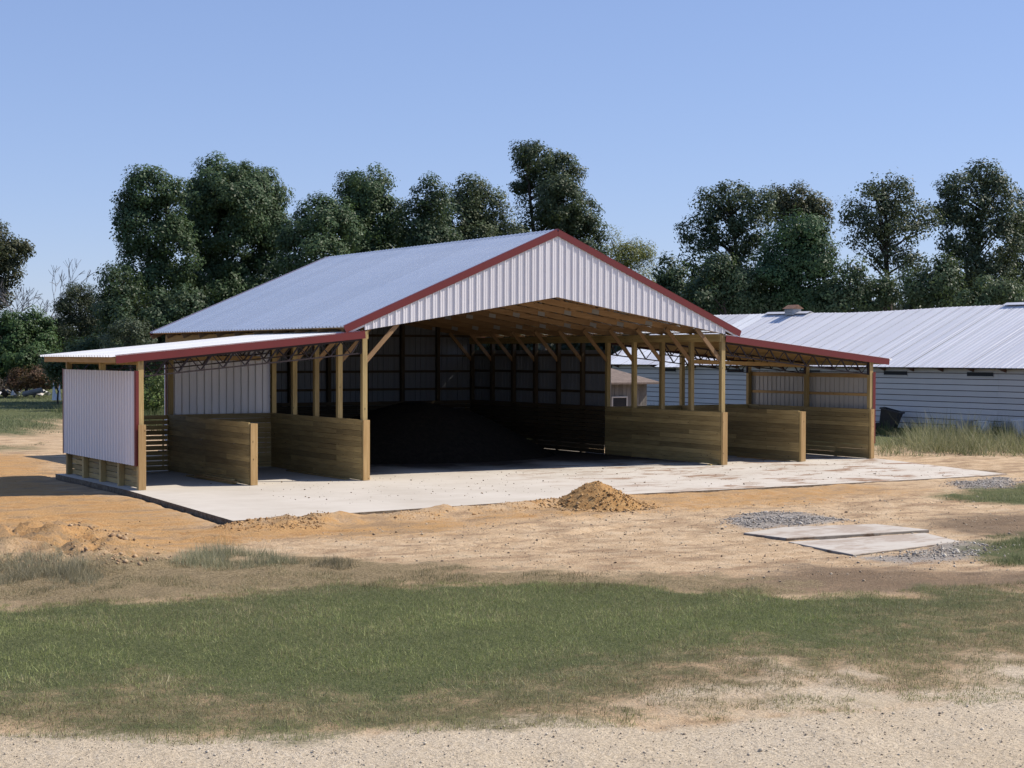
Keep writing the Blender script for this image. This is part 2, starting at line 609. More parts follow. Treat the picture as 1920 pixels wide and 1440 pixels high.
def sdist(x, y, poly):
    """signed distance, positive inside a ground polygon"""
    d = np.full(x.shape, 1e9)
    ins = np.zeros(x.shape, dtype=bool)
    n = len(poly)
    for i in range(n):
        ax, ay = poly[i]
        bx, by = poly[(i + 1) % n]
        ex, ey = bx - ax, by - ay
        t = np.clip(((x - ax) * ex + (y - ay) * ey) / (ex * ex + ey * ey + 1e-12), 0, 1)
        d = np.minimum(d, np.hypot(x - ax - t * ex, y - ay - t * ey))
        c = ((ay > y) != (by > y)) & (x < (bx - ax) * (y - ay) / (by - ay + 1e-12) + ax)
        ins ^= c
    return np.where(ins, d, -d)


def sm(d, w):
    t = np.clip(d / w * 0.5 + 0.5, 0, 1)
    return t * t * (3 - 2 * t)


def gpoly(pts, z=-0.12):
    return [tuple(on_ground(px, py, z)[:2]) for px, py in pts]


# ground zones, measured off the photograph and laid out on the ground
LAWN = gpoly([(-500, 1140), (0, 1130), (250, 1124), (450, 1107), (700, 1086), (1000, 1088), (1300, 1102), (1500, 1112),
              (1700, 1106), (1920, 1088), (2400, 1060), (2400, 1255), (1920, 1312), (1700, 1338), (1450, 1348),
              (1300, 1358), (1000, 1364), (850, 1368), (560, 1390), (300, 1396), (0, 1380), (-500, 1360)])
DRY = gpoly([(-500, 1300), (0, 1290), (300, 1265), (700, 1295), (900, 1270), (1050, 1225), (1300, 1200), (1500, 1190), (1650, 1170),
             (1800, 1090), (2400, 1040), (2400, 1260), (1920, 1330), (1450, 1370), (850, 1380), (300, 1400), (-500, 1390)])
BARE = gpoly([(1180, 1338), (1340, 1300), (1500, 1262), (1640, 1275), (1780, 1262), (1960, 1235), (2400, 1180), (2400, 1300), (1920, 1330), (1400, 1365)])
ROAD = gpoly([(-700, 1340), (-200, 1348), (0, 1376), (300, 1392), (560, 1386), (850, 1364), (1000, 1360), (1300, 1352), (1450, 1342),
              (1700, 1328), (1920, 1302), (2500, 1235), (3200, 1700), (960, 2200), (-1200, 2000)])
DEAD = gpoly([(-500, 1040), (0, 1045), (130, 1055), (330, 1050), (560, 1045), (690, 1040), (800, 1052), (1000, 1062), (1200, 1075), (1450, 1098),
              (1560, 1112), (1400, 1125), (700, 1110), (450, 1125), (0, 1150), (-500, 1160)])
GRASS_R1 = gpoly([(1735, 930), (1800, 918), (1930, 905), (2300, 880), (2300, 935), (1930, 946), (1800, 942)])
GRASS_R2 = gpoly([(1790, 1035), (1850, 1005), (1930, 995), (2300, 970), (2300, 1050), (1930, 1062), (1850, 1060)])
GRAV1 = gpoly([(1362, 975), (1420, 962), (1500, 964), (1590, 978), (1520, 985), (1400, 994)])
GRAV2 = gpoly([(1600, 1045), (1700, 1035), (1760, 1018), (1830, 1015), (1890, 1030), (1800, 1052), (1700, 1056)])
GRAV3 = gpoly([(1780, 905), (1885, 892), (1915, 905), (1900, 915), (1800, 918)])
BROWN = gpoly([(1290, 1098), (1500, 1055), (1700, 1060), (1930, 1075), (2300, 1070), (2300, 1110), (1700, 1120), (1400, 1118)])
BROWN2 = gpoly([(1700, 985), (1800, 960), (2300, 945), (2300, 1000), (1850, 1010)])
ORANGE = gpoly([(-700, 850), (60, 850), (110, 870), (125, 920), (280, 940), (420, 990), (620, 975), (1000, 955), (1040, 940), (1300, 915), (1700, 905),
                (1700, 925), (1560, 945), (1250, 962), (1000, 975), (880, 1000), (520, 1010), (350, 1030), (250, 1060), (-300, 1040)])
FIELD = gpoly([(-900, 740), (90, 738), (700, 735), (700, 800), (110, 790), (118, 812), (30, 815), (-700, 812)])
FIELD2 = gpoly([(-900, 840), (-200, 830), (40, 835), (90, 825), (100, 838), (30, 850), (-300, 862)])
WEEDS_R = gpoly([(1640, 815), (2500, 815), (2500, 880), (1930, 862), (1800, 858), (1640, 858)])
FIELD_R = [(19.6, 9), (30, 4.2), (60, 2), (60, 60), (14, 60), (14, 16.5)]
MOUND = gpoly([(-300, 1000), (0, 1000), (90, 985), (160, 990), (240, 1010), (330, 1050), (250, 1068), (100, 1070), (-300, 1072)])
BERM = gpoly([(400, 994), (440, 982), (500, 975), (560, 977), (620, 980), (600, 992), (480, 1000)])
BERM2 = gpoly([(640, 972), (760, 962), (850, 955), (960, 948), (1050, 940), (1050, 955), (900, 966), (760, 976)])


def slab_z(x, y):
    a = np.clip((x - 4.0) / 14.5, 0, 1)
    return -0.18 * a * np.clip(-y / 6.0, 0, 1.3)


def slab_front(x):
    t = (x + 7.0) / 25.5
    return -8.2 + 2.6 * t


RUT = gpoly([(-500, 985), (60, 968), (330, 1005), (560, 1022), (760, 1018), (1000, 998), (1300, 962), (1600, 940), (1900, 926), (2300, 900)])


def rut_dist(x, y):
    rx, ry = np.array([p[0] for p in RUT]), np.array([p[1] for p in RUT])
    o = np.argsort(rx)
    return y - np.interp(x, rx[o], ry[o]) + 0.5 * (vnoise(x * 0.3 + 5, x * 0.17) - 0.5)


def height(x, y):
    h = -0.13 + 0.06 * (fbm(x, y, 0.16, 3) - 0.5)
    near = np.exp(-((x + 6) / 28) ** 4 - ((y + 12) / 26) ** 4)
    h = h + near * (0.09 * (fbm(x, y, 0.9, 6, 0.62) - 0.5) + 0.05 * (fbm(x, y * 1.0, 3.1, 4, 0.6) - 0.5))
    # dug-out strip left of the slab
    left = sm(-6.5 - 0.06 * np.clip(-y, 0, 8) - x, 0.35) * sm(y + 8.0, 1.6) * sm(18 - y, 3)
    h = h + 0.035 * left * sm(x + 12.5, 3)
    # spoil pushed against the front of the slab
    d = slab_front(x) - y
    ridge = np.exp(-((d - 0.35) / 0.45) ** 2) * sm(x + 5.4, 0.8) * sm(3.2 - x, 1.0)
    h = h + ridge * (0.15 + 0.26 * (fbm(x, y, 1.5, 5, 0.65) - 0.42))
    right = sm(x - 2.5, 1.5) * np.exp(-((d - 0.5) / 0.9) ** 2) * sm(21 - x, 2)
    h = h + right * (slab_z(x, y) + 0.12 + 0.07 * (fbm(x, y, 1.3, 5, 0.65) - 0.6))
    m = sm(sdist(x, y, MOUND) - 0.3, 1.2)
    lum = fbm(x, y, 2.2, 5, 0.7)
    h = h + m * (0.06 + 0.75 * np.clip(lum - 0.34, 0, 1) + 0.16 * (fbm(x, y, 5.5, 3, 0.7) - 0.5))
    b = sm(sdist(x, y, BERM) - 0.1, 0.5)
    h = h + b * (0.06 + 0.30 * np.clip(fbm(x, y, 2.6, 5, 0.7) - 0.3, 0, 1))
    g = np.maximum(sm(sdist(x, y, GRAV1), 0.6), sm(sdist(x, y, GRAV3), 0.6))
    h = h + g * 0.045
    rd = sm(sdist(x, y, ROAD), 1.2)
    h = h + rd * 0.03 * (fbm(x, y, 1.2, 4) - 0.6)
    # wheel ruts across the bare dirt
    for off in (-0.85, 0.85):
        d = rut_dist(x, y) - off
        h = h - 0.045 * np.exp(-(d / 0.16) ** 2) + 0.028 * (np.exp(-((d - 0.3) / 0.13) ** 2) + np.exp(-((d + 0.3) / 0.13) ** 2)) * (0.4 + 1.2 * vnoise(x * 3, y * 3))
    # never above the slab top inside it
    ins = sm(x + 6.4 + 0.06 * np.clip(-y, 0, 8), 0.15) * sm(y - slab_front(x) - 0.25 - 0.75 * sm(x + 4.6, 0.8) * sm(3.2 - x, 1.0), 0.35) * sm(18.6 - x, 0.2) * sm(np.where((x > -0.3) & (x < 12.5), 15.7, 6.35) - y, 0.2)
    h = h * (1 - ins) + ins * -0.42
    return h


def build_ground():
    def spaced(a, b, step, far):
        mid = np.arange(a, b, step)
        out, s = [], step
        p = 0.0
        while p < far:
            s *= 1.22
            p += s
            out.append(p)
        out = np.array(out)
        return np.concatenate([(a - out)[::-1], mid, mid[-1] + out])
    xs = spaced(-20, 22, 0.125, 2600)
    ys = spaced(-31, -2, 0.125, 2600)
    X, Y = np.meshgrid(xs, ys)
    x, y = X.ravel(), Y.ravel()
    z = height(x, y)
    nx, ny = len(xs), len(ys)
    idx = np.arange(nx * ny).reshape(ny, nx)
    F = np.stack([idx[:-1, :-1], idx[:-1, 1:], idx[1:, 1:], idx[1:, :-1]], -1).reshape(-1, 4)
    me = np_mesh('ground', np.stack([x, y, z], 1), F, M['ground'], None, True)
    wob = 0.9 * (fbm(x, y, 0.9, 4) - 0.5)
    lawn = sm(sdist(x, y, LAWN) + wob * 1.8 - 0.2, 0.7)
    dry = sm(sdist(x, y, DRY) + wob * 1.6, 2.0)
    bare = sm(sdist(x, y, BARE) + wob * 3.5, 1.2)
    dead = np.maximum(sm(sdist(x, y, DEAD) + wob * 3.2, 1.9), lawn * dry * 0.8)
    r1 = np.maximum(sm(sdist(x, y, GRASS_R1) + wob, 0.8), sm(sdist(x, y, GRASS_R2) + wob, 0.7)) * 0.75
    road = sm(sdist(x, y, ROAD) + wob * 1.6 + 0.2, 0.7)
    far = np.maximum.reduce([sm(sdist(x, y, FIELD) + wob * 4, 3), sm(sdist(x, y, FIELD2) + wob * 2, 2) * 0.7,
                             sm(np.hypot(x - 6, y + 10) - 75 + wob * 6, 10), sm(sdist(x, y, FIELD_R) + wob * 2, 1.5)])
    g = np.maximum.reduce([lawn * (1 - 0.55 * dry) * (1 - 0.8 * bare), r1, far * 0.85])
    dead = np.maximum(dead * (1 - 0.75 * bare), far * 0.5)
    zones = np.ones((len(x), 4), np.float32)
    zones[:, 0], zones[:, 1], zones[:, 2] = g, dead, np.maximum(road, bare * 0.8)
    a = me.color_attributes.new('zones', 'FLOAT_COLOR', 'POINT')
    a.data.foreach_set('color', zones.ravel())
    soil = np.ones((len(x), 4), np.float32)
    soil[:, 0] = sm(sdist(x, y, ORANGE) + wob * 2.0, 1.6) * (1.15 - 0.32 * sm(x + 4.0, 2.5))
    soil[:, 1] = np.maximum.reduce([sm(sdist(x, y, GRAV1) + wob * .5, 0.5), 0.8 * sm(sdist(x, y, GRAV2) + wob, 0.6), 0.8 * sm(sdist(x, y, GRAV3) + wob * .5, 0.5)])
    soil[:, 2] = 0.8 * np.maximum.reduce([sm(sdist(x, y, BROWN) + wob * 2, 1.5), sm(sdist(x, y, BROWN2) + wob * 2, 1.5), 0.5 * sm(sdist(x, y, MOUND) + wob - 0.6, 1.0)])
    a = me.color_attributes.new('soil', 'FLOAT_COLOR', 'POINT')
    a.data.foreach_set('color', soil.ravel())
    o = bpy.data.objects.new('ground', me)
    link(o)
    tag(o, 'bare orange clay, dead grass and pale gravel ground around the barn', None, None, 'structure')


build_ground()


YB = 4 * 1.5307                  # depth of the side wings


def build_slab():
    xs = np.concatenate([np.linspace(-6.45, -0.26, 17), np.linspace(-0.25, 12.44, 30), np.linspace(12.45, 18.6, 15)])
    ty = np.linspace(0, 1, 50)
    V, F, mud, litter = [], [], [], []
    for t in ty:
        for x in xs:
            yf = slab_front(x)
            x2 = x
            yb = 15.75 if -0.255 < x < 12.445 else YB + 0.3
            y = yf + (yb - yf) * t
            x2 = x - 0.5 * max(0.0, -y / 8.2) * (max(0.0, -x - 3.0) / 3.45)
            V.append((x2, y, float(slab_z(x, y))))
            litter.append(max(0, min(1.3, (y - 1.2 + 1.2 * math.sin(x * 1.7) * math.sin(x * 0.6)) / 2.6)) if 0 < x < 12.3 else 0)  # shade painted into the floor colour, deepening inward from the bay front
            mud.append(max(0, min(1, (x - 2.5) / 5)) * (1.0 if y < 2.5 else 0.4) + 0.05)
    nx = len(xs)
    for j in range(len(ty) - 1):
        for i in range(nx - 1):
            F.append((j * nx + i, j * nx + i + 1, (j + 1) * nx + i + 1, (j + 1) * nx + i))
    top = len(V)
    ring = [i for i in range(nx)] + [j * nx + nx - 1 for j in range(1, len(ty))] + \
           [(len(ty) - 1) * nx + i for i in range(nx - 2, -1, -1)] + [j * nx for j in range(len(ty) - 2, 0, -1)]
    for i in ring:
        V.append((V[i][0], V[i][1], -0.5))
        mud.append(1.0)
        litter.append(0.0)
    n = len(ring)
    for k in range(n):
        F.append((ring[k], top + k, top + (k + 1) % n, ring[(k + 1) % n]))
    me = bpy.data.meshes.new('concrete_slab')
    me.from_pydata(V, [], [f[::-1] if i >= (len(ty) - 1) * (nx - 1) and False else f for i, f in enumerate(F)])
    at = me.attributes.new('mud', 'FLOAT', 'POINT')
    at.data.foreach_set('value', mud)
    at = me.attributes.new('litter', 'FLOAT', 'POINT')
    at.data.foreach_set('value', litter)
    me.materials.append(M['concrete'])
    me.materials.append(M['slab_edge'])
    for p in me.polygons:
        if p.index >= (len(ty) - 1) * (nx - 1):
            p.material_index = 1
    o = link(bpy.data.objects.new('concrete_slab', me))
    tag(o, 'pale concrete floor slab and apron under the barn', None, None, 'structure')


build_slab()


def concrete_pad(name, pts, z, thick, label):
    mb = MB()
    n = len(pts)
    b = 0.015
    c = Vector((sum(p[0] for p in pts) / n, sum(p[1] for p in pts) / n, 0))
    ring = lambda s, zz: [((Vector((p[0], p[1], 0)) - c) * s + c + Vector((0, 0, zz))) for p in pts]
    mb.v = [tuple(v) for v in ring(1, z - thick) + ring(1, z - b) + ring(0.994, z)]
    for k in range(2):
        for i in range(n):
            mb.f.append((k * n + i, k * n + (i + 1) % n, (k + 1) * n + (i + 1) % n, (k + 1) * n + i))
    mb.f.append(tuple(2 * n + i for i in range(n)))
    o = mb.build(name, M['concrete'])
    at = o.data.attributes.new('mud', 'FLOAT', 'POINT')
    at.data.foreach_set('value', [1.3] * (2 * n) + [0.5] * n)
    at = o.data.attributes.new('litter', 'FLOAT', 'POINT')
    at.data.foreach_set('value', [0.75] * (2 * n) + [0.12] * n)
    return tag(o, label, None, None, 'structure')


concrete_pad('concrete_pad', gpoly([(1394, 999), (1475, 1009), (1742, 993), (1640, 982), (1470, 988)], -0.075), -0.075, 0.35,
             'small raised concrete pad set in the dirt in front of the barn')
concrete_pad('concrete_pad', gpoly([(1478, 1016), (1600, 1040), (1800, 1015), (1735, 999)], -0.11), -0.11, 0.3,
             'lower concrete pad partly covered by dirt')

# ================================================================== THE BARN
W, B, NB, HW = 12.19, 1.5307, 10, 1.623
L = B * NB
XL, XR = -6.15, W + 6.16
ML, MR = -3.2, W + 3.16          # middle partitions of the wings
RZ, EZ, EO = 6.93, 4.10, 0.60    # ridge, eave, overhang
SL = (RZ - EZ) / (W / 2 + EO)
barn = empty('pole_barn', (W / 2, L / 2, 0), 'large open sided pole barn with white gable, red trim and low wings', 'barn')


def roof_z(x):
    return RZ - SL * abs(x - W / 2)


def chord_z(x):
    return 4.02 + (5.02 - 4.02) * (1 - abs(x - W / 2) / (W / 2))


def lz(x):
    return 3.97 + 0.098 * x


def rz_(x):
    return 3.95 - 0.105 * (x - W)


# posts
for k in range(NB + 1):
    for x in (0, W):
        piece('post', (x, k * B, -0.05), (x, k * B, 4.0), 0.14, 0.14, M['wood_shaded' if k > 4 else 'wood'], barn, (0, 1, 0))
for x in (1.52, 3.05, 4.57, 6.1, 7.62, 9.14, 10.67):
    piece('post', (x, L, -0.05), (x, L, roof_z(x) - 0.3), 0.14, 0.14, M['wood_shaded'], barn, (0, 1, 0))
for k, tall in ((0, 1), (1, 0), (2, 1), (3, 0), (4, 1)):
    for x, zf in ((XL, lz), (XR, rz_)):
        piece('post', (x, k * YB / 4, -0.05), (x, k * YB / 4, zf(x) - 0.12 if tall else HW), 0.14, 0.14, M['wood'], barn, (0, 1, 0))
for x in (ML, MR):
    piece('post', (x, 0.0, -0.05), (x, 0.0, HW - 0.03), 0.14, 0.14, M['wood'], barn, (0, 1, 0))
    piece('post', (x, 3.06, -0.05), (x, 3.06, HW - 0.05), 0.14, 0.14, M['wood'], barn, (0, 1, 0))
    piece('post', (x, YB, -0.05), (x, YB, (lz if x < 0 else rz_)(x) - 0.12), 0.14, 0.14, M['wood'], barn, (0, 1, 0))


# plank walls: end cap board (the part) with its boards as children
def plank_wall(a, b, side, cap=True, segs=(0.5,), gap=0.006, n=11, cap_h=HW, wood='wood', cap_w=0.19, cap_x=0.0):
    """a,b ends (x,y); boards lie on the side vector (sx, sy) of the post line"""
    a, b, s = Vector(a + (0,)), Vector(b + (0,)), Vector(side + (0,))
    d = (b - a).normalized()
    if cap:
        p = a - d * 0.092 + Vector((cap_x, 0, 0))
        w = piece('stall_wall', p + Vector((0, 0, 0.01)), p + Vector((0, 0, cap_h)), cap_w, 0.038, M['wood_new'], barn, d)
        if abs(d.y) > 0.5:
            w.matrix_basis = w.matrix_basis
    else:
        p = b - d * 0.12 - s * 0.02
        w = piece('stall_wall', p + Vector((0, 0, 0.01)), p + Vector((0, 0, cap_h - 0.03)), 0.09, 0.03, M['wood'], barn, d)
    h = (HW - 0.01) / n
    for i in range(n):
        z = 0.01 + (i + 0.5) * h
        cuts = [0.0] + sorted(t + random.choice((-0.25, 0, 0.25)) * (len(segs) < 2) for t in segs) + [1.0]
        for t0, t1 in zip(cuts[:-1], cuts[1:]):
            q0, q1 = a.lerp(b, t0) + d * 0.002, a.lerp(b, t1) - d * 0.002
            off = s * (0.07 + 0.0205 + random.uniform(-0.0025, 0.0025))
            dz = random.uniform(-0.0015, 0.0015)
            g = gap * random.uniform(0.4, 1.6)
            piece('board', q0 + off + Vector((0, 0, z + dz)), q1 + off + Vector((0, 0, z + dz)), 0.038, h - g, M[wood], w)
    return w


e0 = -0.055
plank_wall((0, e0), (0, YB), (-1, 0))                         # left side of the main bay
plank_wall((ML, e0), (ML, YB), (-1, 0), cap_h=HW - 0.035)
plank_wall((XL, e0), (XL, YB), (1, 0), gap=0.016)
plank_wall((W, e0), (W, YB), (-1, 0))
plank_wall((MR, e0), (MR, YB), (-1, 0), cap_h=HW - 0.035)
plank_wall((XR, e0), (XR, YB), (-1, 0), cap_w=0.15, cap_x=-0.03)
plank_wall((XL + 0.12, YB), (ML - 0.1, YB), (0, -1), False, (), gap=0.022)
plank_wall((ML + 0.08, YB), (-0.12, YB), (0, -1), False, ())
plank_wall((W + 0.08, YB), (MR - 0.12, YB), (0, -1), False, ())
plank_wall((MR + 0.08, YB), (XR - 0.12, YB), (0, -1), False, ())
plank_wall((0, YB + 0.08), (0, L - 0.1), (1, 0), False, (), gap=0.012, wood='wood_shaded')
plank_wall((W, YB + 0.08), (W, L - 0.1), (-1, 0), False, (), gap=0.010, wood='wood_shaded')
plank_wall((0.14, L), (W - 0.14, L), (0, -1), False, (0.34, 0.67), gap=0.013, wood='wood_shaded')

# wall girts (horizontal nailers) and ribbed wall sheets
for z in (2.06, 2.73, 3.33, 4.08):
    piece('girt', (0.0, L + 0.09, z), (W, L + 0.09, z), 0.038, 0.09, M['wood_shaded'], barn)
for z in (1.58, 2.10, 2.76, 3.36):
    piece('girt', (W + 0.09, YB, z), (W + 0.09, L, z), 0.038, 0.09, M['wood_shaded'], barn)
    piece('girt', (-0.09, YB, z), (-0.09, L, z), 0.038, 0.09, M['wood_shaded'], barn)
for z in (2.08, 2.70):
    piece('girt', (XR + 0.09, -0.07, z), (XR + 0.09, YB + 0.07, z), 0.038, 0.13 if z > 2.5 else 0.09, M['wood_new'], barn)
    piece('girt', (XL - 0.09, -0.07, z), (XL - 0.09, YB + 0.07, z), 0.038, 0.09, M['wood_new'], barn)
piece('girt', (ML, YB - 0.095, 3.25), (-0.45, YB - 0.095, 3.25), 0.038, 0.13, M['wood_new'], barn)
piece('girt', (W + 1.0, YB / 2 - 0.08, 3.16), (XR - 0.2, YB / 2 - 0.08, 3.02), 0.038, 0.13, M['wood_new'], barn)


def sheet_run(name, o, u, nrm, total, lo, hi, mat, vdir=(0, 0, 1), simple=False, parent=None):
    o, u = Vector(o), Vector(u)
    k, sw = 0, 0.9144
    out = []
    while k * sw < total - 0.02:
        w = min(sw, total - k * sw)
        b = k * sw
        out.append(ribbed(name, o + u * b, u, nrm, w, lambda s, b=b: lo(b + s), lambda s, b=b: hi(b + s), mat, parent or barn, vdir, simple))
        k += 1
    return out


# outer side panels of the wings
sheet_run('wall_sheet', (XL - 0.112, YB + 0.08, 0), (0, -1, 0), (-1, 0, 0), YB + 0.14, lambda s: 0.60, lambda s: 2.94, M['white'], (0, 0, 1), 'corr')
sheet_run('wall_sheet', (XR + 0.112, -0.06, 0), (0, 1, 0), (1, 0, 0), YB + 0.14, lambda s: 0.52, lambda s: 2.80, M['white'])
# back panel of the left inner stall
sheet_run('wall_sheet', (ML - 0.1, YB + 0.075, 0), (1, 0, 0), (0, -1, 0), 3.13, lambda s: 1.58, lambda s: lz(ML - 0.1 + s) - 0.03, M['white'], (0, 0, 1), 'corr')
# rear part of the main walls
sheet_run('wall_sheet', (W + 0.112, YB, 0), (0, 1, 0), (1, 0, 0), L - YB + 0.1, lambda s: 0.3, lambda s: 3.54, M['rear_sheet_shaded'])
sheet_run('wall_sheet', (-0.112, L + 0.1, 0), (0, -1, 0), (-1, 0, 0), L - YB + 0.1, lambda s: 0.3, lambda s: 3.54, M['rear_sheet_shaded'])
sheet_run('wall_sheet', (W + 0.1, L + 0.112, 0), (-1, 0, 0), (0, 1, 0), W + 0.2, lambda s: 0.3, lambda s: roof_z(W + 0.1 - s) - 0.04, M['rear_sheet_shaded'])
# front gable
sheet_run('gable_sheet', (-0.03, -0.085, 0), (1, 0, 0), (0, -1, 0), W + 0.06,
          lambda s: chord_z(min(max(s - 0.03, 0), W)), lambda s: roof_z(s - 0.03) - 0.05, M['white'])
for sgn, x0 in ((-1, -EO + 0.06), (1, W + EO - 0.06)):          # white soffit strips at the gable's feet
    x1 = -0.03 if sgn < 0 else W + 0.03
    MB().beam((x0, -0.09, roof_z(x0) - 0.20), (x1, -0.09, roof_z(x1) - 0.20), 0.02, 0.05).build('gable_sheet', M['white'], barn)

# red corner trim on the wing panels
def corner_trim(x, y, sx, sy, z0, z1, w=0.14):
    mb = MB()
    mb.box((min(x, x - sx * w), y - 0.006 if sy < 0 else y, z0), (max(x, x - sx * w), y if sy < 0 else y + 0.006, z1))
    xo = x + sx * 0.004
    mb.box((min(xo, xo + sx * 0.02), min(y, y - sy * w * 0.9), z0 - 0.01), (max(xo, xo + sx * 0.02), max(y, y - sy * w * 0.9), z1 + 0.01))
    mb.build('corner_trim', M['red'], barn)


corner_trim(XL - 0.132, -0.078, -1, -1, 0.60, 2.95, 0.075)
corner_trim(XL - 0.132, YB + 0.09, -1, 1, 0.60, 2.95, 0.075)
corner_trim(XR + 0.150, -0.078, 1, -1, 0.50, 2.82, 0.1)
corner_trim(XR + 0.132, YB + 0.09, 1, 1, 0.50, 2.82, 0.075)
MB().box((ML - 0.13, YB + 0.03, 1.6), (ML - 0.103, YB + 0.1, lz(ML) - 0.05)).build('corner_trim', M['red'], barn)

# eave headers along the main post lines
for x in (0, W):
    for s in (-1, 1):
        piece('header_beam', (x + s * 0.09, -0.05, 3.90), (x + s * 0.09, L + 0.05, 3.90), 0.038, 0.235, M['wood'], barn)
# wood scissor trusses
for k in range(NB + 1):
    y = k * B + (0.0 if k else 0.0)
    mb = MB()
    y += 0.095
    for s in (0, 1):
        f = (lambda x: x) if s == 0 else (lambda x: W - x)
        mb.beam((f(-EO + 0.02), y, roof_z(f(-EO + 0.02)) - 0.16), (f(W / 2), y, RZ - 0.16), 0.04, 0.14)
        mb.beam((f(-0.1), y, chord_z(0) + 0.075), (f(W / 2), y, 5.02 + 0.08), 0.038, 0.17)
        mb.beam((f(1.6), y, chord_z(1.6) + 0.1), (f(2.2), y, roof_z(2.2) - 0.2), 0.036, 0.09)
        mb.beam((f(2.2), y, roof_z(2.2) - 0.2), (f(3.6), y, chord_z(3.6) + 0.1), 0.036, 0.09)
        mb.beam((f(3.6), y, chord_z(3.6) + 0.1), (f(4.4), y, roof_z(4.4) - 0.2), 0.036, 0.09)
        mb.beam((f(4.4), y, roof_z(4.4) - 0.2), (f(5.9), y, 5.05), 0.036, 0.09)
    mb.beam((W / 2, y, 5.1), (W / 2, y, RZ - 0.15), 0.036, 0.12)
    t = mb.build('roof_truss', M['truss_wood'], barn)
    for x in (1.6, 3.6, W / 2, W - 3.6, W - 1.6):
        dz = (chord_z(x + 0.1) - chord_z(x - 0.1)) / 0.2
        piece('truss_plate', (x - 0.13, y - 0.021, chord_z(x) + 0.065 - dz * 0.13), (x + 0.13, y - 0.021, chord_z(x) + 0.065 + dz * 0.13), 0.004, 0.13, M['plate'], t)
    # knee braces
    for x, s in ((0, 1), (W, -1)):
        piece('knee_brace', (x + s * 0.03, k * B - 0.0, 3.17), (x + s * 1.0, k * B - 0.0, chord_z(0.9) + 0.02), 0.045, 0.13, M['truss_wood'], barn)
# purlins of the main roof
for s in (0, 1):
    for i in range(12):
        x = -0.5 + i * 0.595
        x = x if s == 0 else W - x
        piece('purlin', (x, -0.04, roof_z(x) - 0.062), (x, L + 0.08, roof_z(x) - 0.062), 0.085, 0.036, M['wood_new'], barn)
# main roof sheets
cs = 1 / math.sqrt(1 + SL * SL)
run = (W / 2 + EO) / cs
Y0, Y1 = -0.11, L + 0.13
sheet_run('roof_sheet', (-EO, Y1, EZ), (0, -1, 0), (-SL * cs, 0, cs), Y1 - Y0, lambda s: -0.03, lambda s: run, M['galv'], (cs, 0, SL * cs), True)
sheet_run('roof_sheet', (W + EO, Y0, EZ), (0, 1, 0), (SL * cs, 0, cs), Y1 - Y0, lambda s: -0.03, lambda s: run, M['galv'], (-cs, 0, SL * cs), True)
mb = MB()
for s in (-1, 1):
    mb.beam((W / 2 + s * 0.085, Y0, RZ - 0.01), (W / 2 + s * 0.085, Y1, RZ - 0.01), 0.19, 0.012, (s * SL * cs, 0, cs))
mb.build('ridge_cap', M['ridge'], barn)
# red rake trim, front and back, and eave trim
for y, sy in ((Y0 - 0.012, -1), (Y1 + 0.012, 1)):
    for s in (-1, 1):
        xe = W / 2 + s * (W / 2 + EO + 0.02)
        mb = MB()
        mb.beam((xe, y, roof_z(xe) - 0.068), (W / 2, y, RZ - 0.068), 0.022, 0.185)
        mb.beam((xe, y - sy * 0.045, roof_z(xe) + 0.036), (W / 2, y - sy * 0.045, RZ + 0.036), 0.115, 0.012)
        mb.build('rake_trim', M['red'], barn)

# ---- wings: steel joists, purlins, roof sheets, trim
def joist(xa, za, xb, zb, y):
    """flat steel joist: two chords with zigzag bars; za, zb heights of the top chord"""
    mb = MB()
    dp = 0.36
    mb.beam((xa, y, za), (xb, y, zb), 0.05, 0.05)
    mb.beam((xa, y, za - dp), (xb, y, zb - dp), 0.05, 0.035)
    mb.beam((xa, y, za + 0.0), (xa, y, za - dp), 0.04, 0.04)
    mb.beam((xb, y, zb + 0.0), (xb, y, zb - dp - 0.02), 0.07, 0.07)
    j = mb.build('steel_joist', M['steel'], barn)
    n = 10
    P = lambda t, low: Vector((xa + (xb - xa) * t, y, za + (zb - za) * t - (dp if low else 0)))
    for i in range(n):
        t0, t1, t2 = i / n, (i + 0.5) / n, (i + 1) / n
        piece('web_bar', P(t0, 0), P(t1, 1), 0.035, 0.04, M['steel'], j)
        piece('web_bar', P(t1, 1), P(t2, 0), 0.022, 0.025, M['steel'], j)
    return j


for y in (0.0, YB / 2, YB):
    joist(-0.09, lz(-0.09) - 0.20, XL + 0.08, lz(XL + 0.08) - 0.20, y - 0.005)
    joist(W + 0.09, rz_(W + 0.09) - 0.20, XR - 0.08, rz_(XR - 0.08) - 0.20, y - 0.005)
for i in range(12):
    x = -0.12 - i * 0.598
    piece('purlin', (x, -0.06, lz(x) - 0.09), (x, YB + 0.08, lz(x) - 0.09), 0.04, 0.14, M['wood_new'], barn)
    x = W + 0.12 + i * 0.605
    piece('purlin', (x, -0.06, rz_(x) - 0.09), (x, YB + 0.08, rz_(x) - 0.09), 0.04, 0.14, M['wood_new'], barn)
cl = 1 / math.sqrt(1 + 0.098 ** 2)
cr = 1 / math.sqrt(1 + 0.105 ** 2)
YF, YE = -0.13, YB + 0.1
sheet_run('wing_roof_sheet', (-0.03, YE, lz(-0.03)), (0, -1, 0), (-0.098 * cl, 0, cl), YE - YF, lambda s: -6.90 / cl, lambda s: 0.0, M['lean_roof'], (cl, 0, 0.098 * cl), True)
sheet_run('wing_roof_sheet', (W + 0.03, YF, rz_(W + 0.03)), (0, 1, 0), (0.105 * cr, 0, cr), YE - YF, lambda s: -6.98 / cr, lambda s: 0.0, M['lean_roof'], (-cr, 0, 0.105 * cr), True)
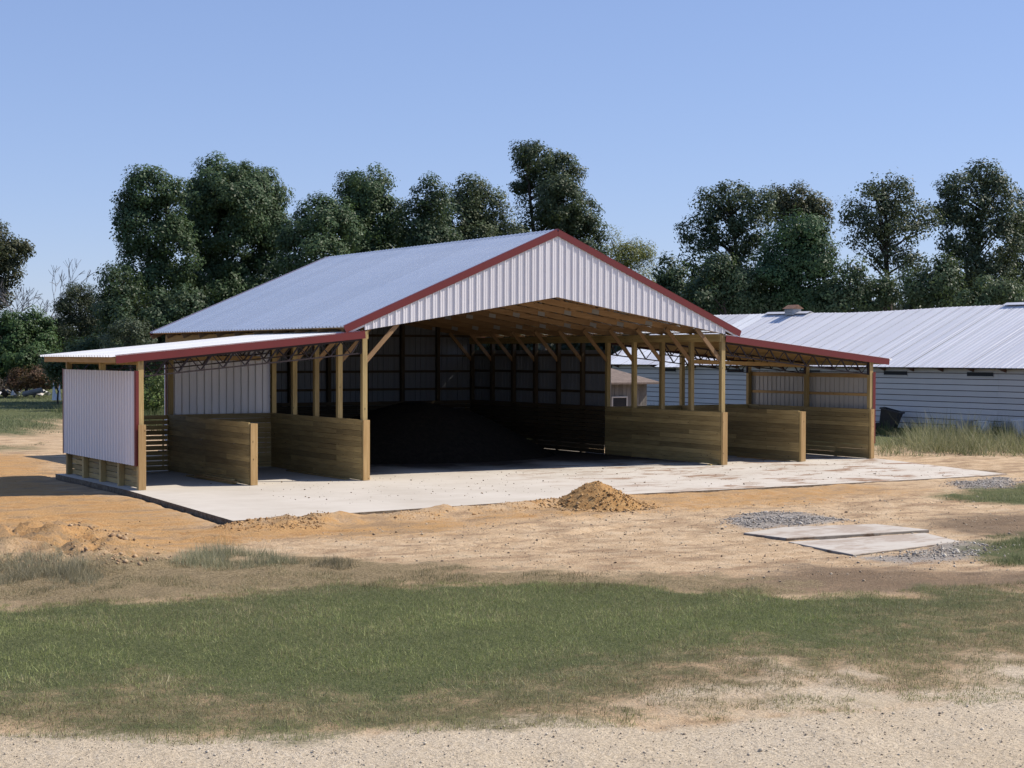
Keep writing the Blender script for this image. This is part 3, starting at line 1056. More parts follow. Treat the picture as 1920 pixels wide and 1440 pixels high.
for zf, xa, xb in ((lz, -0.03, -6.80), (rz_, W + 0.03, W + 6.87)):
    for y, sy in ((YF - 0.012, -1), (YE + 0.012, 1)):
        mb = MB()
        mb.beam((xa, y, zf(xa) - 0.075), (xb, y, zf(xb) - 0.075), 0.022, 0.19)
        mb.beam((xa, y - sy * 0.03, zf(xa) + 0.032), (xb, y - sy * 0.03, zf(xb) + 0.032), 0.08, 0.012)
        mb.build('rake_trim', M['red'], barn)
piece('fascia_board', (-6.79, YF + 0.01, lz(-6.79) - 0.085), (-6.79, YE - 0.01, lz(-6.79) - 0.085), 0.038, 0.14, M['wood_new'], barn)
piece('fascia_board', (W + 6.85, YF + 0.01, rz_(W + 6.85) - 0.085), (W + 6.85, YE - 0.01, rz_(W + 6.85) - 0.085), 0.038, 0.14, M['wood_new'], barn)
# top plates of the wing posts
for x, zf in ((XL, lz), (XR, rz_)):
    piece('header_beam', (x, -0.07, zf(x) - 0.70 + 0.5), (x, YB + 0.07, zf(x) - 0.70 + 0.5), 0.04, 0.14, M['wood'], barn)

# ================================================================== POULTRY HOUSE
HX, HY0, HY1 = 34.0, 0.5, 37.0
house = empty('poultry_house', (HX, 18, -0.15), 'long low white poultry house with ridged metal roof behind the barn', 'poultry house')
MB().box((HX + 0.02, HY0, -0.3), (HX + 12, HY1, 2.78)).build('wall', M['under'], house)
for i in range(11):
    z = 0.10 + 0.252 * i
    for a, b in ((HY0, 8.6), (8.6, 19.5), (19.5, 30.2), (30.2, HY1)):
        mb = MB()
        z2 = min(z + 0.222, 2.80)
        mb.add([(HX - 0.035, a + .004, z), (HX - 0.035, b - .004, z), (HX + 0.015, b - .004, z), (HX + 0.015, a + .004, z),
                (HX - 0.008, a + .004, z2), (HX - 0.008, b - .004, z2), (HX + 0.015, b - .004, z2), (HX + 0.015, a + .004, z2)],
               [(3, 2, 1, 0), (4, 5, 6, 7), (1, 0, 4, 5), (2, 1, 5, 6), (3, 2, 6, 7), (0, 3, 7, 4)])
        mb.build('siding_board', M['siding'], house)
# gable end of the wall
mb = MB()
mb.add([(HX + 0.02, HY1 - 0.02, 2.75), (HX + 12, HY1 - 0.02, 2.75), (HX + 6, HY1 - 0.02, 5.5), (HX + 0.02, HY1 - 0.14, 2.75), (HX + 12, HY1 - 0.14, 2.75), (HX + 6, HY1 - 0.14, 5.5)],
       [(0, 1, 2), (5, 4, 3), (0, 3, 4, 1), (1, 4, 5, 2), (2, 5, 3, 0)])
mb.build('wall', M['siding'], house)
for a, b in ((13.85, 15.3), (8.85, 10.3), (19.6, 21.0), (25.3, 26.6), (31.0, 32.3), (3.6, 5.0)):
    f = MB().box((HX - 0.055, a, 2.49), (HX - 0.037, b, 2.66)).build('vent_opening', M['dark'], house)
    for z in (2.475, 2.675):
        piece('vent_frame', (HX - 0.05, a - 0.02, z), (HX - 0.05, b + 0.02, z), 0.04, 0.03, M['siding'], f)
for i in range(21):
    y = HY0 + 0.6 + i * 1.76
    mb = MB()
    mb.add([(HX - 0.045, y, 2.80), (HX - 0.5, y, 2.80), (HX - 0.045, y, 2.66), (HX - 0.045, y + 0.06, 2.80), (HX - 0.5, y + 0.06, 2.80), (HX - 0.045, y + 0.06, 2.66)],
           [(0, 1, 2), (5, 4, 3), (0, 3, 4, 1), (1, 4, 5, 2), (2, 5, 3, 0)])
    mb.build('rafter_tail', M['rust'], house)


def ridge_h(y):
    return float(np.interp(y, [0, 8, 12.5, 17, 20, 22.2, 24.2, 26.2, 30, 34.7, 37], [5.72, 5.76, 5.76, 5.73, 5.66, 5.62, 5.61, 5.65, 5.68, 5.71, 5.71]))


pw = 0.875
n = int((HY1 + 0.3 - HY0) / pw)
for i in range(n + 1):
    y = HY0 + i * pw
    mat = M['house_roof_new'] if i in (34, 35, 39, 40, 41) else M['house_roof']
    xe = HX - (0.72 if i in (33, 34, 35) else 0.45) + random.uniform(-0.02, 0.02)
    for s in (-1, 1):
        mb = MB()
        A, Bx = (xe, HX + 6) if s < 0 else (HX + 12.5, HX + 6)
        gp = 0.028 if 14 <= i <= 38 else 0.008
        prof = [(gp, 0.0), (gp + 0.008, 0.024), (gp + 0.028, 0.024), (gp + 0.036, 0), (0.28, 0.0), (0.29, 0.012), (0.32, 0.012), (0.33, 0), (0.57, 0.0), (0.58, 0.012), (0.61, 0.012), (0.62, 0), (pw, 0.0)]
        for a, h in prof:
            slope = (ridge_h(y + a) - 2.85) / 6.45
            ze = 2.85 - (0.27 * slope if (s < 0 and i in (33, 34, 35)) else 0)
            mb.v.append((A, y + a, ze + h))
            mb.v.append(((A + Bx) / 2, y + a, (ze + ridge_h(y + a)) / 2 + h - 0.015 + 0.01 * random.random()))
            mb.v.append((Bx, y + a, ridge_h(y + a) + h))
        for k in range(len(prof) - 1):
            for q in (0, 1):
                mb.f.append((3 * k + q, 3 * k + 3 + q, 3 * k + 4 + q, 3 * k + 1 + q))
        mb.build('roof_sheet', mat, house)
mb = MB()
for a, b in ((HY0, 13.5), (27, 30.5)):
    mb = MB()
    for s in (-1, 1):
        mb.beam((HX + 6 + s * 0.14, a, ridge_h(a) + 0.035), (HX + 6 + s * 0.14, b, ridge_h(b) + 0.035), 0.3, 0.015, (s * 0.4, 0, 1))
    mb.build('ridge_cap', M['house_roof'], house)
mb = MB()
for k in range(37):
    a, b = HY0 + k * (HY1 - HY0) / 37, HY0 + (k + 1) * (HY1 - HY0) / 37
    for s in (-1, 1):
        xe = HX - 0.40 if s < 0 else HX + 12.4
        mb.add([(xe, a, 2.815), (xe, b, 2.815), (HX + 6, b, ridge_h(b) - 0.05), (HX + 6, a, ridge_h(a) - 0.05)], [(0, 1, 2, 3) if s > 0 else (3, 2, 1, 0)])
mb.build('roof_deck', M['under'], house)
# cupola vent on the ridge
cx, cy, cz = HX + 5.9, 28.3, ridge_h(28.3) - 0.1
c = MB().box((cx - 0.30, cy - 0.32, cz), (cx + 0.30, cy + 0.32, cz + 0.36)).build('ridge_vent', M['grey_plastic'], house)
for k in range(4):
    piece('louver', (cx - 0.315, cy - 0.30, cz + 0.09 + k * 0.09), (cx - 0.315, cy + 0.30, cz + 0.09 + k * 0.09), 0.03, 0.05, M['grey_plastic'], c)
mb = MB()
mb.add([(cx - 0.42, cy - 0.42, cz + 0.34), (cx + 0.42, cy - 0.42, cz + 0.34), (cx, cy - 0.42, cz + 0.56), (cx - 0.42, cy + 0.42, cz + 0.34), (cx + 0.42, cy + 0.42, cz + 0.34), (cx, cy + 0.42, cz + 0.56)],
       [(0, 1, 2), (5, 4, 3), (0, 3, 4, 1), (1, 4, 5, 2), (2, 5, 3, 0)])
mb.build('vent_cap', M['rust'], c)

# ================================================================== OLD SHED
sp = at_depth(1212, 770, 62)
shed = empty('old_shed', (sp[0], sp[1], -0.15), 'small weathered grey shed with brown roof seen through the barn', 'shed')
sx, sy = sp[0], sp[1]
wl_ = MB().box((sx - 3.0, sy + 0.02, -0.2), (sx, sy + 3.4, 2.35)).build('wall', M['old_wood'], shed)
for i in range(16):
    x = sx - 3.0 + i * 0.1885
    piece('board', (x + 0.09, sy, -0.15), (x + 0.09, sy, 2.34 - random.uniform(0, 0.05)), 0.025, 0.18, M['old_wood'], wl_, (0, 1, 0) if False else (1, 0, 0))
for i in range(18):
    y = sy + 0.1 + i * 0.1885
    piece('board', (sx - 3.02, y, -0.15), (sx - 3.02, y, 2.34), 0.025, 0.18, M['old_wood'], wl_, (0, 1, 0))
wf = MB().box((sx - 1.62, sy - 0.06, 1.20), (sx - 0.98, sy - 0.016, 1.75)).build('window', M['dark'], shed)
for (x0, z0, x1, z1) in ((-1.66, 1.18, -0.94, 1.18), (-1.66, 1.77, -0.94, 1.77), (-1.64, 1.2, -1.64, 1.75), (-0.96, 1.2, -0.96, 1.75)):
    piece('window_frame', (sx + x0, sy - 0.06, z0), (sx + x1, sy - 0.06, z1), 0.05, 0.05, M['siding'], wf, (0, 1, 0))
mb = MB()
a, b, cc, d_ = (sx - 3.4, sy - 0.4), (sx + 0.4, sy - 0.4), (sx + 0.4, sy + 3.8), (sx - 3.4, sy + 3.8)
r0, r1 = (sx - 2.4, sy + 1.7, 2.95), (sx - 0.9, sy + 1.7, 2.95)
mb.add([a + (2.33,), b + (2.33,), cc + (2.33,), d_ + (2.33,), r0, r1, a + (2.26,), b + (2.26,), cc + (2.26,), d_ + (2.26,)],
       [(0, 1, 5, 4), (1, 2, 5), (2, 3, 4, 5), (3, 0, 4), (0, 6, 7, 1), (1, 7, 8, 2), (2, 8, 9, 3), (3, 9, 6, 0), (9, 8, 7, 6)])
mb.build('roof', M['shingle'], shed)

# ================================================================== FOLIAGE
def rand_dirs(n):
    v = RNG.normal(size=(n, 3))
    return v / np.linalg.norm(v, axis=1, keepdims=True)


def leaf_cloud(P, N, size, aspect=0.55):
    """one kite-shaped leaf (or leaf spray) at each point; N roughly the outward direction"""
    n = len(P)
    nrm = N * 1.0 + rand_dirs(n) * 0.62 + np.array([0, 0, 0.3])
    nrm /= np.linalg.norm(nrm, axis=1, keepdims=True)
    t = np.cross(nrm, rand_dirs(n))
    t /= np.linalg.norm(t, axis=1, keepdims=True) + 1e-9
    b = np.cross(nrm, t)
    s = (size * RNG.uniform(0.6, 1.35, n))[:, None]
    V = np.empty((n, 4, 3))
    V[:, 0] = P - t * s * 0.5
    V[:, 1] = P + b * s * aspect * 0.5 - t * s * 0.08 + nrm * s * 0.08
    V[:, 2] = P + t * s * 0.5
    V[:, 3] = P - b * s * aspect * 0.5 - t * s * 0.08 + nrm * s * 0.08
    return V.reshape(-1, 3), np.arange(n * 4).reshape(n, 4)


def crown_points(lobes, dens, clump, hollow=0.35, loose=0.25, droop=0.0):
    """lobes: (centre, radii). Returns leaf points on many small clumps that fill the lobes' outer shell"""
    Ps, Ns, Cs = [], [], []
    for c, r in lobes:
        c, r = np.array(c), np.array(r)
        area = 4 * math.pi * ((r[0] * r[1]) ** 1.6 + (r[0] * r[2]) ** 1.6 + (r[1] * r[2]) ** 1.6) ** (1 / 1.6) / 3 ** (1 / 1.6)
        k = max(6, int(area / (clump * clump * 1.7)))
        d = rand_dirs(k)
        rad = RNG.uniform(hollow, 1.0, k) ** 0.5
        cc = c + d * r * (rad * RNG.uniform(0.84, 1.06, k))[:, None]
        cr = clump * RNG.uniform(0.55, 1.25, k)
        nl = np.maximum(8, (dens * cr * cr * 12).astype(int))
        idx = np.repeat(np.arange(k), nl)
        dd = rand_dirs(len(idx))
        q = RNG.uniform(0.25, 1.0, len(idx)) ** 0.6 * (1 + RNG.normal(0, loose * 0.3, len(idx)))
        p = cc[idx] + dd * (cr[idx] * q)[:, None] * np.array([1, 1, 0.8])
        p[:, 2] -= droop * RNG.random(len(idx)) * cr[idx]
        back = ((p - c) @ np.array([AF[0], AF[1], 0])) / r[0] > 0.15          # thinner on the side away from the barn
        kp = ~back | (RNG.random(len(p)) < 0.4)
        Ps.append(p[kp])
        Ns.append((dd * 0.6 + d[idx] * 0.6)[kp])
        Cs.append(np.repeat(RNG.uniform(0.75, 1.25, k), nl)[kp])
    return np.concatenate(Ps), np.concatenate(Ns), np.concatenate(Cs)


def tints(base, n, clumpv, var=0.3, warm=0.12):
    c = np.array(base)[None, :] * (clumpv * RNG.uniform(1 - var, 1 + var, n))[:, None]
    w = RNG.random(n)
    c[:, 0] *= 1 + warm * (w - 0.4) * 2
    return np.clip(c, 0.004, 0.9)


def limb_tree(mb, base, lobes, r0, wig=0.3):
    top = max(lobes, key=lambda q: q[0][2])
    b = Vector(base)
    apex = Vector(top[0])
    pts = []
    for i in range(7):
        t = i / 6
        p = b.lerp(Vector((apex.x, apex.y, apex.z + top[1][2] * 0.4)), t)
        pts.append(p + Vector((random.uniform(-wig, wig) * t, random.uniform(-wig, wig) * t, 0)))
    mb.tube(pts, [r0 * (1 - 0.86 * i / 6) for i in range(7)], 7)
    for c, r in lobes:
        for k in range(3):
            d = rand_dirs(1)[0]
            end = Vector(c) + Vector(d * np.array(r) * 0.8)
            hd = math.hypot(end.x - b.x, end.y - b.y)
            st = b.lerp(apex, 0.5)
            st.z = min(max(end.z - (0.5 + 0.3 * random.random()) * hd, b.z + 0.3 * (apex.z - b.z)), b.z + 0.93 * (apex.z - b.z))
            st.x, st.y = b.x + (apex.x - b.x) * ((st.z - b.z) / max(0.1, apex.z - b.z)), b.y + (apex.y - b.y) * ((st.z - b.z) / max(0.1, apex.z - b.z))
            mid = st.lerp(end, 0.5) + Vector((0, 0, 0.08 * (end - st).length))
            mb.tube([st, mid, end], [r0 * 0.26, r0 * 0.16, r0 * 0.05], 5)


def tree(name, label, D, px, lobes_px, col, leaf=0.26, dens=22, clump=0.95, trunk=0.28, group=None, cat='tree', loose=0.3, hollow=0.3, base_z=-0.2, depth=0.9, droop=0.0, bark='bark', aspect=0.6, var=0.3):
    """lobes_px: crown lobes (cx, cy, rx, ry) as seen in the photograph, given real size at depth D"""
    k = D / FPX
    lobes = []
    for (x, y, rx, ry) in lobes_px:
        off = RNG.uniform(-0.35, 0.35) * rx * k
        c = at_depth(x, y, D + off)
        rr = rx * k
        # ellipsoid axes roughly aligned with the view are fine: use the mean radius on both ground axes
        lobes.append((tuple(c), (rr * 0.97, rr * 0.97 * (0.5 + 0.5 * depth), ry * k)))
    g = at_depth(px, 700, D)
    base = (g[0], g[1], base_z)
    e = empty(name, base, label, cat, group)
    mb = MB()
    limb_tree(mb, base, lobes, trunk)
    mb.build('trunk', M[bark], e)
    P, N, C = crown_points(lobes, dens * 1.36, clump, hollow, loose, droop)
    V, F = leaf_cloud(P, N, leaf * 0.80, aspect)
    V -= np.array(base)
    tn = np.repeat(tints([col[0] * 1.02, col[1] * 1.14, col[2] * 0.98], len(P), C, 0.2), 4, axis=0)
    o = bpy.data.objects.new('crown', np_mesh('crown', V, F, M['leaf'], tn))
    link(o, e, Matrix.Translation(base))
    return e, len(P)


DG = (0.068, 0.102, 0.055)
DG2 = (0.055, 0.080, 0.048)
OL = (0.080, 0.098, 0.058)
NLEAF = 0
TREES = [
    ('broadleaf_tree', 'big round dark green tree, tallest of the left group behind the barn roof', 118, 425,
     [(400, 358, 64, 62), (478, 372, 68, 68), (438, 385, 100, 78), (352, 420, 36, 56), (430, 450, 92, 80), (510, 450, 42, 60), (400, 540, 90, 70), (480, 540, 70, 60)], DG, 0.25, 24, 0.9, .32),
    ('broadleaf_tree', 'ragged dark tree at the left end of the big group, left of the round one', 112, 275,
     [(278, 356, 50, 40), (318, 356, 32, 34), (248, 385, 28, 28), (235, 430, 24, 30), (262, 420, 46, 50), (335, 470, 36, 80), (300, 430, 45, 60), (262, 500, 50, 50), (300, 520, 50, 60)], DG, 0.25, 18, 0.75, .28),
    ('broadleaf_tree', 'low dark leafy tree spreading at the foot of the ragged left tree', 106, 255,
     [(225, 540, 42, 36), (275, 590, 80, 45), (215, 590, 38, 45), (340, 590, 60, 50)], DG2, 0.25, 20, 0.8, .2),
    ('broadleaf_tree', 'short dark tree filling the dip between the two round trees over the roof', 108, 606,
     [(600, 420, 55, 55), (640, 430, 36, 50), (590, 490, 70, 60), (555, 450, 30, 40)], DG, 0.25, 22, 0.85, .25),
    ('broadleaf_tree', 'round topped dark green tree rising above the left part of the barn roof', 120, 692,
     [(688, 362, 52, 54), (700, 410, 58, 60), (665, 430, 40, 50), (720, 460, 60, 50), (680, 490, 70, 50)], DG, 0.25, 24, 0.9, .3),
    ('broadleaf_tree', 'narrow dark tree with two peaks left of the see-through tree over the roof', 116, 800,
     [(802, 370, 30, 38), (818, 400, 38, 50), (775, 420, 34, 45), (800, 460, 60, 50)], DG2, 0.25, 20, 0.8, .26),
    ('broadleaf_tree', 'looser dark tree with sky showing through, left of the tallest tree over the ridge', 122, 886,
     [(880, 365, 40, 40), (910, 395, 42, 45), (860, 410, 48, 55), (930, 430, 38, 45), (890, 460, 70, 45), (960, 450, 35, 35)], OL, 0.25, 15, 0.75, .28),
    ('broadleaf_tree', 'tallest dark tree with ragged top behind the barn ridge', 126, 1030,
     [(1012, 300, 44, 34), (985, 290, 28, 22), (1050, 330, 44, 40), (985, 340, 28, 26), (1040, 375, 66, 55), (1075, 400, 55, 55), (1020, 430, 55, 55), (1090, 450, 48, 50), (1055, 480, 70, 45)], (0.066, 0.084, 0.052), 0.25, 20, 0.75, .36),
    ('willow_tree', 'pale yellow green feathery tree just right of the gable peak', 132, 1175,
     [(1155, 465, 40, 38), (1185, 475, 40, 35), (1210, 470, 26, 26), (1180, 520, 60, 40)], (0.20, 0.20, 0.075), 0.26, 13, 0.8, .25),
    ('broadleaf_tree', 'small dark tree beside the right slope of the barn gable', 100, 1258,
     [(1258, 510, 30, 38), (1275, 560, 50, 45), (1235, 545, 26, 35)], DG2, 0.24, 20, 0.7, .2),
    ('broadleaf_tree', 'broad dark tree with see-through middle, first of the right hand group', 106, 1385,
     [(1375, 372, 48, 34), (1330, 385, 32, 34), (1420, 385, 36, 34), (1310, 430, 40, 38), (1350, 430, 45, 40), (1410, 430, 46, 40), (1330, 490, 55, 55), (1400, 500, 55, 55), (1370, 550, 80, 50)], (0.070, 0.090, 0.056), 0.23, 15, 0.65, .36),
    ('broadleaf_tree', 'brownish green tree leaning right, beside the broad see-through tree', 110, 1490,
     [(1490, 372, 44, 30), (1460, 390, 34, 34), (1530, 395, 32, 38), (1500, 410, 48, 40), (1545, 425, 18, 28), (1540, 480, 28, 30)], (0.090, 0.090, 0.054), 0.23, 16, 0.65, .3),
    ('broadleaf_tree', 'dense dark green tree in front of the brownish leaning tree', 98, 1500,
     [(1500, 440, 48, 38), (1480, 480, 60, 50), (1530, 490, 40, 45), (1450, 540, 60, 45), (1520, 545, 60, 45)], (0.052, 0.092, 0.050), 0.24, 24, 0.8, .28),
    ('open_tree', 'open crowned tree with bare visible trunk above the poultry house roof', 100, 1680,
     [(1650, 350, 42, 26), (1692, 360, 32, 26), (1640, 385, 46, 28), (1690, 395, 48, 30), (1600, 400, 34, 24), (1735, 410, 28, 30), (1640, 425, 50, 26), (1690, 435, 58, 30), (1620, 450, 34, 20), (1650, 480, 46, 30), (1710, 490, 40, 30)], (0.075, 0.090, 0.060), 0.22, 10.5, 0.6, .30),
    ('broadleaf_tree', 'tall dark tree with wispy top at the right end of the group', 104, 1815,
     [(1790, 350, 36, 30), (1845, 330, 36, 28), (1865, 355, 38, 34), (1770, 385, 30, 30), (1820, 390, 55, 40), (1880, 400, 40, 45), (1800, 440, 50, 45), (1860, 460, 60, 50), (1800, 510, 60, 50), (1860, 530, 60, 45)], (0.068, 0.086, 0.056), 0.23, 16, 0.65, .34),
    ('broadleaf_tree', 'dark tree cut off by the right edge of the photo', 108, 1940,
     [(1925, 400, 38, 36), (1950, 440, 60, 50), (1930, 500, 60, 60), (1960, 560, 60, 50)], (0.062, 0.082, 0.05), 0.24, 18, 0.75, .3),
    ('broadleaf_tree', 'low bushy tree above the right end of the poultry house roof', 92, 1850,
     [(1850, 545, 42, 28), (1890, 555, 40, 28), (1820, 570, 36, 26)], (0.075, 0.10, 0.055), 0.22, 20, 0.6, .15),
    ('broadleaf_tree', 'slim dark tree just left of the bare trunk of the open crowned tree', 96, 1592,
     [(1592, 505, 26, 26), (1590, 545, 40, 36), (1560, 565, 40, 34)], DG2, 0.24, 17, 0.7, .2),
    ('broadleaf_tree', 'low dark tree straight under the open crown', 97, 1645,
     [(1640, 555, 46, 34), (1660, 535, 26, 24)], DG2, 0.24, 17, 0.7, .2),
    ('broadleaf_tree', 'bushy dark tree right of the bare trunk of the open crowned tree', 95, 1745,
     [(1722, 545, 40, 38), (1765, 530, 38, 44), (1770, 500, 24, 26)], DG2, 0.24, 17, 0.7, .2),
    ('broadleaf_tree', 'low shadowy tree at the foot of the broad see-through tree', 97, 1370,
     [(1330, 530, 42, 44), (1385, 545, 50, 44), (1300, 565, 44, 34), (1350, 500, 30, 26)], DG2, 0.24, 18, 0.7, .2),
    ('broadleaf_tree', 'small dark tree tucked between the see-through tree and the dense green tree', 98, 1462,
     [(1445, 545, 36, 44), (1470, 520, 24, 26)], DG2, 0.24, 18, 0.7, .18),
    # left edge
    ('broadleaf_tree', 'olive tree with a reaching branch at the left edge of the photo', 150, 0,
     [(-10, 455, 36, 36), (20, 470, 34, 26), (-30, 490, 50, 45), (45, 462, 14, 12), (10, 510, 40, 30), (-10, 545, 36, 34)], (0.075, 0.075, 0.045), 0.3, 15, 0.9, .35),
    ('conifer_tree', 'dark bushy conifer between the bare tree and the big left trees', 140, 150,
     [(150, 545, 26, 24), (125, 565, 22, 26), (172, 565, 22, 24), (150, 585, 50, 30), (140, 620, 64, 36), (190, 620, 40, 34)], (0.066, 0.074, 0.048), 0.3, 19, 0.8, .25),
    ('bush', 'big bright green bush at the left edge below the bare tree', 132, 50,
     [(45, 610, 50, 28), (20, 640, 55, 40), (75, 640, 38, 40), (50, 680, 70, 34), (-20, 650, 50, 50)], (0.058, 0.096, 0.040), 0.28, 22, 0.8, .15),
    ('bush', 'grey green shiny shrub behind the left wing roof', 100, 250,
     [(240, 622, 34, 22), (265, 630, 30, 24), (225, 645, 34, 24)], (0.10, 0.115, 0.085), 0.17, 26, 0.5, .1),
    ('bush', 'dark green shrub right behind the left wing', 108, 175,
     [(170, 665, 55, 34), (130, 690, 40, 30), (230, 680, 50, 36), (290, 690, 40, 40)], DG2, 0.24, 20, 0.7, .12),
    ('bush', 'rusty brown dead bush by the junk heap on the left', 128, 65,
     [(60, 705, 44, 18), (85, 718, 30, 14), (30, 720, 34, 14)], (0.115, 0.065, 0.045), 0.22, 16, 0.5, .08),
    ('bush', 'light green shrub left of the corrugated wing panel', 112, 108,
     [(105, 690, 22, 24), (118, 712, 22, 20)], (0.075, 0.11, 0.045), 0.2, 20, 0.5, .08),
    ('bush', 'yellow green bush seen between the wing panel and the white back panel', 88, 292,
     [(295, 720, 34, 24), (315, 745, 34, 24), (280, 750, 40, 24)], (0.12, 0.15, 0.05), 0.16, 18, 0.45, .08),
]
for t in TREES:
    name, label, D, px, lobes, col, leaf, dens, clump, trunk = t
    cat = 'bush' if name == 'bush' else 'tree'
    lo = 0.5 if name in ('willow_tree', 'open_tree') else 0.3
    dr = 0.8 if name == 'willow_tree' else 0.0
    asp = 0.3 if name in ('willow_tree', 'conifer_tree') else 0.62
    e, nl = tree(name, label, D, px, lobes, col, leaf, dens, clump, trunk, 'bushes and shrubs' if cat == 'bush' else 'trees behind the barn', cat, lo, 0.25 if name == 'open_tree' else 0.4, droop=dr, aspect=asp)
    NLEAF += nl


# bare grey trees at the left
def bare_tree(px, top, D, h_px, label):
    g = at_depth(px, 700, D)
    base = Vector((g[0], g[1], -0.2))
    H = at_depth(px, top, D)[2] + 0.2
    e = empty('bare_tree', base, label, 'tree', 'bare grey trees at the left')
    mb = MB()

    def grow(p, d, ln, r, depth):
        q = p + d * ln
        m = p.lerp(q, 0.5) + Vector([random.uniform(-.06, .06) * ln for _ in range(3)])
        mb.tube([p, m, q], [r, r * 0.85, r * 0.68], 5 if depth < 3 else 3)
        if depth >= 6:
            return
        for _ in range(2 if depth < 2 else random.choice((2, 3))):
            nd = (d + Vector(rand_dirs(1)[0]) * 0.62 + Vector((0, 0, 0.12))).normalized()
            grow(q, nd, ln * random.uniform(0.66, 0.86), max(r * 0.64, 0.022), depth + 1)
    grow(base, Vector((random.uniform(-.1, .1), 0, 1)).normalized(), H * 0.27, 0.16, 0)
    mb.build('trunk', M['pale_bark'], e)


bare_tree(72, 488, 142, 0, 'leafless grey tree, right hand one of the bare pair above the bright bush')
bare_tree(28, 520, 146, 0, 'leafless grey tree half behind the olive tree at the left edge')

# the far wood that closes the horizon
def far_woods():
    P, N, C = [], [], []
    lobes = []
    for px in range(-500, 2600, 34):
        D = 165 + 12 * random.random() if px < 1200 else 128 + 12 * random.random()
        top = 630 if px < 190 else (560 if px < 640 else (530 if px < 1200 else (545 if px < 2000 else 540)))
        top += random.uniform(-34, 26)
        k = D / FPX
        for yy, rr in ((top + 30, 34), (top + 75, 40), (top + 125, 44)):
            c = at_depth(px + random.uniform(-12, 12), yy, D)
            lobes.append((tuple(c), (rr * k, rr * k, rr * k)))
    P, N, C = crown_points(lobes, 3.6, 1.5, 0.6)
    V, F = leaf_cloud(P, N, 0.55, 0.65)
    tn = np.repeat(tints((0.042, 0.057, 0.037), len(P), C), 4, axis=0)
    o = link(bpy.data.objects.new('far_woods', np_mesh('far_woods', V, F, M['leaf'], tn)))
    tag(o, 'dark mass of far woodland behind the trees', 'woods', None, 'stuff')
    return len(P)


NLEAF += far_woods()


# ------------------------------------------------------------------ grass
def sample_poly(poly, n):
    p = np.array(poly)
    a, b = p.min(0), p.max(0)
    q = RNG.uniform(a, b, (n, 2))
    return q[sdist(q[:, 0], q[:, 1], poly) > 0]


def blades(name, label, cat, xy, h, w, base_cols, lean=0.5, clumpy=None, sink=0.01, z=None):
    """triangular blades as one mesh; base_cols (n,3)"""
    n = len(xy)
    x, y = xy[:, 0], xy[:, 1]
    z = height(x, y) - sink if z is None else z
    ang = RNG.uniform(0, 2 * math.pi, n)
    la = RNG.normal(0, lean, n)
    dirx, diry = np.cos(ang), np.sin(ang)
    p2 = RNG.uniform(0, 2 * math.pi, n)
    wx, wy = np.cos(p2) * w * 0.5, np.sin(p2) * w * 0.5
    V = np.empty((n, 3, 3))
    V[:, 0] = np.stack([x - wx, y - wy, z], 1)
    V[:, 1] = np.stack([x + wx, y + wy, z], 1)
    V[:, 2] = np.stack([x + dirx * h * la, y + diry * h * la, z + h * np.sqrt(np.clip(1 - 0.4 * np.minimum(np.abs(la), 1.4) ** 2, 0.15, 1))], 1)
    F = np.arange(n * 3).reshape(n, 3)
    tn = np.repeat(np.clip(base_cols, 0.004, 0.9), 3, axis=0)
    o = link(bpy.data.objects.new(name, np_mesh(name, V.reshape(-1, 3), F, M['grass'], tn)))
    return tag(o, label, cat, None, 'stuff')


GREEN = np.array([0.215, 0.252, 0.085])
GREEN2 = np.array([0.44, 0.445, 0.21])
TAN = np.array([0.28, 0.23, 0.135])
STRAW = np.array([0.47, 0.41, 0.25])
BRN = np.array([0.20, 0.165, 0.085])


def mixcol(a, b, t):
    return a[None, :] * (1 - t[:, None]) + b[None, :] * t[:, None]


